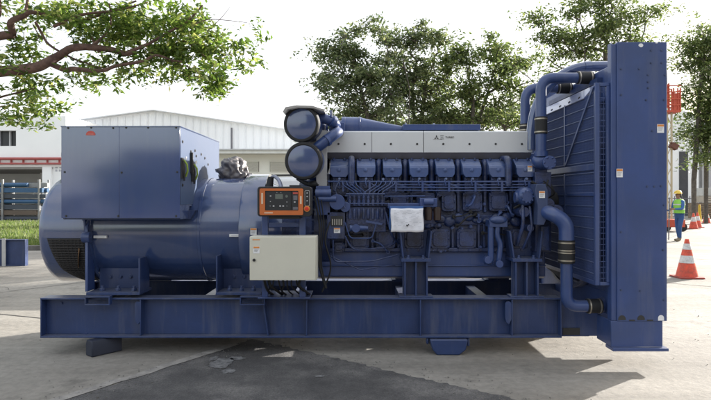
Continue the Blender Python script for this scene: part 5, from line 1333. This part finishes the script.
mb = MB(); x0, x1 = PX(704.5,PD), PX(719,PD); mb.box(x0, x1, PD+.1, PD+.9, PZ(195.8,PD), PZ(188,PD)); o = mb.build('white_box', surf('dirty_white_sheet',(.5,.5,.48),.6), None, bevel=.02); tag(o, 'whitish box on top of the pale pallet stack at the right edge', 'box')

# orange lift basket on a mast
LD = 24.0; lx = lambda p: PX(p,LD); lz = lambda p: PZ(p,LD)
lift = empty('boom_lift', (lx(671), LD+.3, 0), 'orange work platform raised on a pale mast beside the white wall', 'lift')
mor = surf('orange_red_lift_paint',(.55,.085,.035),.5,c2=(.4,.06,.03),scale=4)
mb = MB(); xa, xb = lx(664.5), lx(681)
mb.box(xa, xb, LD, LD+.7, lz(112), lz(110)); mb.box(lx(671.5), xb-.03, LD+.02, LD+.05, lz(110)+.001, lz(93)); mb.box(xa, lx(670), LD+.02, LD+.05, lz(108), lz(84))
for x in (xa, lx(668.5), lx(673.5), lx(677.5), xb-.04):
    mb.box(x, x+.045, LD-.001, LD+.04, lz(110)+.001, lz(83 if x < lx(673) else 88)); mb.box(x, x+.045, LD+.66, LD+.70, lz(110)+.001, lz(86))
for py in (86,92,99,105): mb.box(xa, xb, LD-.02, LD-.002, lz(py)-.02, lz(py)+.03); mb.box(xa, xb, LD+.71, LD+.73, lz(py)-.02, lz(py)+.03)
mb.box(xb-.04, xb, LD+.041, LD+.659, lz(91), lz(90)); mb.box(xb-.03, xb-.002, LD+.05, LD+.65, lz(108), lz(95))
mb.build('basket', mor, lift, smooth=0)
mb = MB(); mcr = surf('cream_mast_paint',(.5,.42,.28),.55)
for x in (lx(668.5), lx(673.5)):
    for y in (LD+.15, LD+.5): mb.box(x-.03, x+.03, y-.03, y+.03, .35, lz(112)-.001)
z = .5; s1 = 1
while z < lz(114)-.35:
    for y in (LD+.15, LD+.5): mb.bar((lx(668.5),y,z),(lx(673.5),y,z+.45) if s1 > 0 else (lx(673.5),y,z),.03,.03) if s1 > 0 else mb.bar((lx(673.5),y,z),(lx(668.5),y,z+.45),.03,.03)
    z += .45; s1 = -s1
mb.build('mast', mcr, lift, smooth=0)
mb = MB(); mb.obox((lx(675),LD+.1,lz(146)),.28,.3,.22,Matrix.Rotation(.5,3,'Y')); mb.bar((lx(672),LD+.1,lz(142)),(lx(676.5),LD+.1,lz(150)),.05,.05); mb.build('mast_bracket', surf('rusty_brown',(.15,.06,.04),.7), lift, smooth=0)
mb = MB(); mb.box(lx(660),lx(680),LD-.4,LD+1.0,.18,.5); mb.build('chassis', mor, lift, bevel=.02)
for x in (lx(662), lx(678)):
    for y in (LD-.3, LD+.9): mb = MB(); mb.cyl((x,y-.08,.18),(x,y+.08,.18),.18,seg=20); mb.build('wheel', M['rubber'], lift)
mb = MB(); mb.bar((lx(667),LD,lz(84)),(lx(666.5),LD,lz(70)),.03,.03); mb.build('antenna_pole', M['ink'], lift)

# traffic cones
mco = surf('orange_cone_plastic',(.75,.085,.035),.5,c2=(.38,.07,.045),scale=14,bump=.2); mref = surf('white_reflective_sleeve',(.68,.68,.67),.4,c2=(.42,.41,.39),scale=16)
def cone(loc, h, label, two=True):
    root = empty('traffic_cone', loc, label, 'traffic cone', 'orange traffic cones'); x, y, _ = loc
    rb_ = .19*h/.72; rt = .032*h/.72; b0 = .03; rr = lambda t: rb_+(rt-rb_)*t
    P = [(b0+(h-b0)*t, rr(t)) for t in (0,.1,.2,.3,.4,.5,.6,.7,.8,.9,.97,1)]+[(h+.001, rt*.6)]
    mb = MB(); mb.lathe(P, (x,y,0), (0,0,1), 36); bo = mb.build('cone_body', mco, root)
    for (t0,t1) in (((.36,.56),(.72,.88)) if two else ((.45,.75),)):
        mb = MB(); mb.lathe([(b0+(h-b0)*t0, rr(t0)+.003),(b0+(h-b0)*t1, rr(t1)+.003)], (x,y,0), (0,0,1), 36, cap=False); mb.build('reflective_band', mref, bo)
    mb = MB(); s_ = .225*h/.72; mb.prism(rrect(x-s_,x+s_,y-s_,y+s_,.05), 'z', .0, .03); mb.build('base', surf('scuffed_cone_base',(.45,.06,.035),.6,c2=(.2,.06,.05),scale=9), root, bevel=.006)
    return root
cone((PX(687,10.3),10.3,0), .71, 'nearest orange traffic cone with two white bands beside the radiator')
cone((PX(693.5,25.5),25.5,0), .72, 'orange traffic cone behind the worker with a wide white band', False)
cone((PX(697.5,26.6),26.6,0), .72, 'orange traffic cone half hidden behind the one next to the worker', False)
cone((PX(706.5,31),31,0), .75, 'farthest orange traffic cone in front of the pallet stack')
mb = MB(); bx_, by_ = PX(699.5,33), 33.0; mb.lathe([(0,.22),(.04,.22),(.05,.12),(.7,.07),(.95,.06),(1.0,.02)], (bx_,by_,0), (0,0,1), 20); o = mb.build('yellow_post', surf('yellow_plastic',(.65,.42,.03),.5), None); tag(o, 'small yellow marker post between the far orange cones', 'post')
# far fence and kerb at the right
mb = MB(); 
for k in range(26): mb.box(13.0+k*.55, 13.04+k*.55, 40.2, 40.24, 0, 1.5)
mb.box(13, 27, 40.16, 40.199, 1.3, 1.36); mb.box(13, 27, 40.16, 40.199, .2, .26); o = mb.build('yard_fence', M['greydark'], None, smooth=0); tag(o, 'dark railing fence in front of the grey building', 'fence')

# unseen sky-blocking hall added behind the photographer: only its reflection shows in the paint
fb2 = empty('unseen_hall', (18, -24, 0), 'unseen dark clad hall added behind the photographer for its reflection in the paint', 'building')
mfac = surf('dark_green_grey_cladding',(.05,.054,.062),.7,c2=(.035,.038,.044),scale=.6)
mb = MB(); mb.box(-10.2, 60, -40, -24, 0, 11); mb.box(-14.5, -10.201, -36, -24.5, 0, 4.4); mb.build('wall', mfac, fb2, smooth=0)
mb = MB(); mb.box(-10.8, 60.5, -40.5, -23.6, 11.001, 11.4); mb.build('roof', M['greydark'], fb2, smooth=0)
for k in range(4):
    mb = MB(); mb.box(-4+k*13, 2+k*13, -23.99, -23.9, 0, 5); mb.build('roller_door', M['greydark'], fb2, smooth=0)
D_ = 1
tree('unseen round dark tree added beside the hall behind the photographer for its reflection', (-19,-22,0), [[(-19,-22,0),(-19,-22,.5),(-19,-22,.9)]], [(-19,-22,.9,4.5,2,.9),(-13,-22,2.2,2.2,2,1.3)], 60, 60, .4, 1.0, 31, lf1, mbarkg, None, r0=.25)  # unseen tree added to shape the reflection in the terminal box

# ------------------------------------------------------------ worker
def worker():
    WDp = 18.6; base = Vector((PX(679.5,WDp), WDp, 0))
    root = empty('person', base, 'worker in yellow helmet, lime safety vest and blue overalls standing beyond the radiator', 'person')
    # facing -X (left), slightly towards the camera; local coords: f forward, s side, z up
    fwd = Vector((-.97,-.24,0)).normalized(); sd_ = Vector((-fwd.y, fwd.x, 0))
    def L3(f, s, z): return base+fwd*f+sd_*s+Vector((0,0,z))
    pts = {}; ed = []; 
    def chain(ps, start=None):
        prev = start
        for (n_, p, r) in ps:
            pts[n_] = (L3(*p), r)
            if prev: ed.append((prev, n_))
            prev = n_
    chain([('pel',(0,0,.90),(.135,.12)),('waist',(.0,0,1.04),(.125,.11)),('chest',(.02,0,1.23),(.15,.12)),('neckb',(.03,0,1.37),(.07,.07)),('neck',(.05,0,1.43),(.05,.05)),('head1',(.07,0,1.50),(.075,.07)),('head2',(.07,0,1.59),(.085,.078))])
    for sg, nm in ((1,'l'),(-1,'r')):
        ff = .10 if sg > 0 else -.06
        chain([(nm+'hip',(0,.09*sg,.82),(.095,.09)),(nm+'knee',(.03+ff*.6,.10*sg,.47),(.068,.065)),(nm+'ank',(-.02+ff,.11*sg,.10),(.045,.045)),(nm+'heel',(.0+ff,.11*sg,.05),(.045,.04)),(nm+'toe',(.16+ff,.12*sg,.035),(.04,.03))],'pel')
        chain([(nm+'sh',(.03,.185*sg,1.33),(.06,.06)),(nm+'elb',(.06+.05*(sg>0),.235*sg,1.08),(.047,.045)),(nm+'wri',(.28+.06*(sg>0),.17*sg,1.02+.05*(sg>0)),(.032,.03)),(nm+'palm',(.35+.06*(sg>0),.15*sg,1.02+.05*(sg>0)),(.03,.02))],'chest')
        bx0 = .38+.06*(sg>0); hz = 1.02+.05*(sg>0)
        for k in range(4):
            chain([(f'{nm}f{k}a',(bx0+.02,.15*sg+(.012 if sg>0 else -.012),hz+.025-.017*k),(.010,.010)),(f'{nm}f{k}b',(bx0+.05-.004*k,.14*sg,hz+.028-.02*k),(.009,.009)),(f'{nm}f{k}c',(bx0+.055,.115*sg,hz+.024-.02*k),(.008,.008))], nm+'palm')
        chain([(f'{nm}ta',(bx0-.02,.13*sg,hz+.03),(.011,.011)),(f'{nm}tb',(bx0+.015,.115*sg,hz+.04),(.009,.009))], nm+'palm')
    names = list(pts); me = bpy.data.meshes.new('body'); me.from_pydata([tuple(pts[n_][0]-base) for n_ in names], [(names.index(a), names.index(b)) for a, b in ed], [])
    o = bpy.data.objects.new('body_tmp', me); COL.objects.link(o)
    _b = bmesh.new(); _b.from_mesh(me); _b.verts.layers.skin.verify(); _b.to_mesh(me); _b.free()
    sk = o.modifiers.new('skin','SKIN'); sk.use_smooth_shade = True
    for i, n_ in enumerate(names):
        me.skin_vertices[0].data[i].radius = pts[n_][1]; me.skin_vertices[0].data[i].use_root = (n_ == 'pel')
    sb_ = o.modifiers.new('sub','SUBSURF'); sb_.levels = 2; sb_.render_levels = 2
    dg = bpy.context.evaluated_depsgraph_get(); dg.update(); m2 = bpy.data.meshes.new_from_object(o.evaluated_get(dg))
    bpy.data.objects.remove(o)
    m2.materials.clear()
    for m in (surf('blue_overall_cloth',(.05,.13,.33),.85,bump=.3), surf('brown_skin',(.28,.15,.09),.6), surf('tan_boot_leather',(.22,.17,.11),.8), surf('jeans_blue',(.04,.09,.22),.9,bump=.3)): m2.materials.append(m)
    for p in m2.polygons:
        c = p.center; f = Vector((c.x,c.y,0)).dot(fwd)
        p.material_index = 1 if (c.z > 1.40 or (f > .36 and c.z > .9)) else 2 if c.z < .12 else 3 if c.z < .92 else 0
        p.use_smooth = True
    b = bpy.data.objects.new('body', m2); COL.objects.link(b); b.parent = root; W[b] = base
    def rot_pt(f, s, z): return L3(f, s, z)
    # face features
    mb = MB(); mb.sphere(rot_pt(.155,0,1.535), .017, seg=8, rings=6); mb.build('nose', m2.materials[1], root)
    for sg in (1,-1): mb = MB(); mb.sphere(rot_pt(.06,.078*sg,1.54), .02, 1.0, .5, 1.3, seg=8, rings=6); mb.build('ear', m2.materials[1], root)
    mb = MB()
    for sg in (1,-1): mb.sphere(rot_pt(.145,.03*sg,1.555), .009, seg=8, rings=6)
    mb.build('eye', M['ink'], root); mb = MB()
    mb.box(*sorted((rot_pt(.148,.02,1.49).x, rot_pt(.152,-.02,1.49).x)), *sorted((rot_pt(.15,.02,1.49).y, rot_pt(.15,-.02,1.49).y)), 1.494, 1.499)
    mb.build('mouth', M['ink'], root)
    mb = MB(); c = rot_pt(.02,0,1.53); mb.sphere(c, .085, .95, .95, 1.0, seg=16, rings=10); mb.build('hair', M['ink'], root)
    # helmet
    mb = MB(); c = rot_pt(.065,0,1.585); mb.lathe([(-.005,.118),(.0,.122),(.02,.118),(.06,.105),(.09,.075),(.108,.035),(.112,.0)], c, (0,0,1), 28)
    mb.lathe([(-.006,.10),(-.006,.135),(.0,.135),(.0,.10)], c+fwd*.03, (0,0,1), 28); mb.build('helmet', surf('yellow_helmet',(.75,.5,.05),.3,coat=.4), root)
    # vest: loft around torso
    prof = [(.93,.150,.185),(1.0,.150,.18),(1.12,.152,.178),(1.22,.158,.19),(1.31,.145,.19),(1.365,.115,.15),(1.395,.08,.09)]
    def loft(mb, pr, off=0):
        rows = []
        for (z, rf, rs) in pr: rows.append([mb.V(L3(.012+(rf+off)*math.cos(2*math.pi*k/24), (rs+off)*math.sin(2*math.pi*k/24), z)) for k in range(24)])
        for A, B_ in zip(rows, rows[1:]):
            for k in range(24): mb.face([A[k],A[(k+1)%24],B_[(k+1)%24],B_[k]])
    mb = MB(); loft(mb, prof); v = mb.build('safety_vest', surf('lime_vest_fabric',(.28,.62,.08),.6,bump=.2), root)
    mb = MB(); loft(mb, [(1.045,.151,.1795),(1.095,.152,.1785)], .005); mb.build('reflective_band', surf('silver_reflective_tape',(.65,.66,.62),.3), v)
    mb = MB(); loft(mb, [(1.20,.157,.188),(1.235,.158,.191)], .005); mb.build('reflective_band', surf('silver_reflective_tape',(.65,.66,.62),.3), v)
    # pole held in both hands
    mb = MB(); mb.cyl(L3(.43,.0,.05), L3(.40,.0,1.45), .018, seg=10); o = mb.build('tool_pole', M['greydark'], None); tag(o, 'upright grey pole held by the worker in the lime vest', 'pole')
worker()


# ------------------------------------------------------------ grit along the asphalt edges
random.seed(13); mb = MB()
for k in range(1500):
    t = random.random()**.8
    if k % 2: c = Vector((-1.08,5.86)).lerp(Vector((-4.0,1.1)), t)
    else: c = Vector((-1.08,5.86)).lerp(Vector((5.0,1.2)), t)
    c += Vector((random.gauss(0,.12), random.gauss(0,.12)))
    if k % 5 == 0: c = Vector((random.uniform(-3.5,4.5), random.uniform(3.8,8)))
    r = random.uniform(.0015,.0045)*(1.6 if k % 17 == 0 else 1); mb.obox((c.x,c.y,.006+r*.4), r*2, r*1.6, r*1.2, Matrix.Rotation(random.random()*3,3,'Z') @ Matrix.Rotation(random.random()*.6,3,'X'))
o = mb.build('gravel', surf('loose_grit',(.22,.21,.19),.9,c2=(.07,.07,.065),scale=30), smooth=0); tag(o, 'loose grit scattered along the edges of the asphalt wedge', 'gravel', kind='stuff')

# ------------------------------------------------------------ hairline cracks in the concrete
random.seed(31)
for (x, y, a, n) in ((-3.9,6.6,200,26),(-4.6,4.6,-30,22),(3.4,4.3,-15,24),(4.2,6.9,-60,26),(2.2,3.9,35,14),(-7.5,9.5,10,24),(6.4,6.4,-100,20)):
    mb = MB(); prev = None; a = R(a)
    for i in range(n):
        a += random.gauss(0,.22); x += math.cos(a)*.11; y += math.sin(a)*.11; w_ = .0035*math.sin(math.pi*(i+.5)/n)+.001
        q = (mb.V((x-math.sin(a)*w_, y+math.cos(a)*w_, .0036)), mb.V((x+math.sin(a)*w_, y-math.cos(a)*w_, .0036)))
        if prev: mb.face([prev[0], q[0], q[1], prev[1]])
        prev = q
    struct(mb.build('ground_crack', mj, smooth=0))
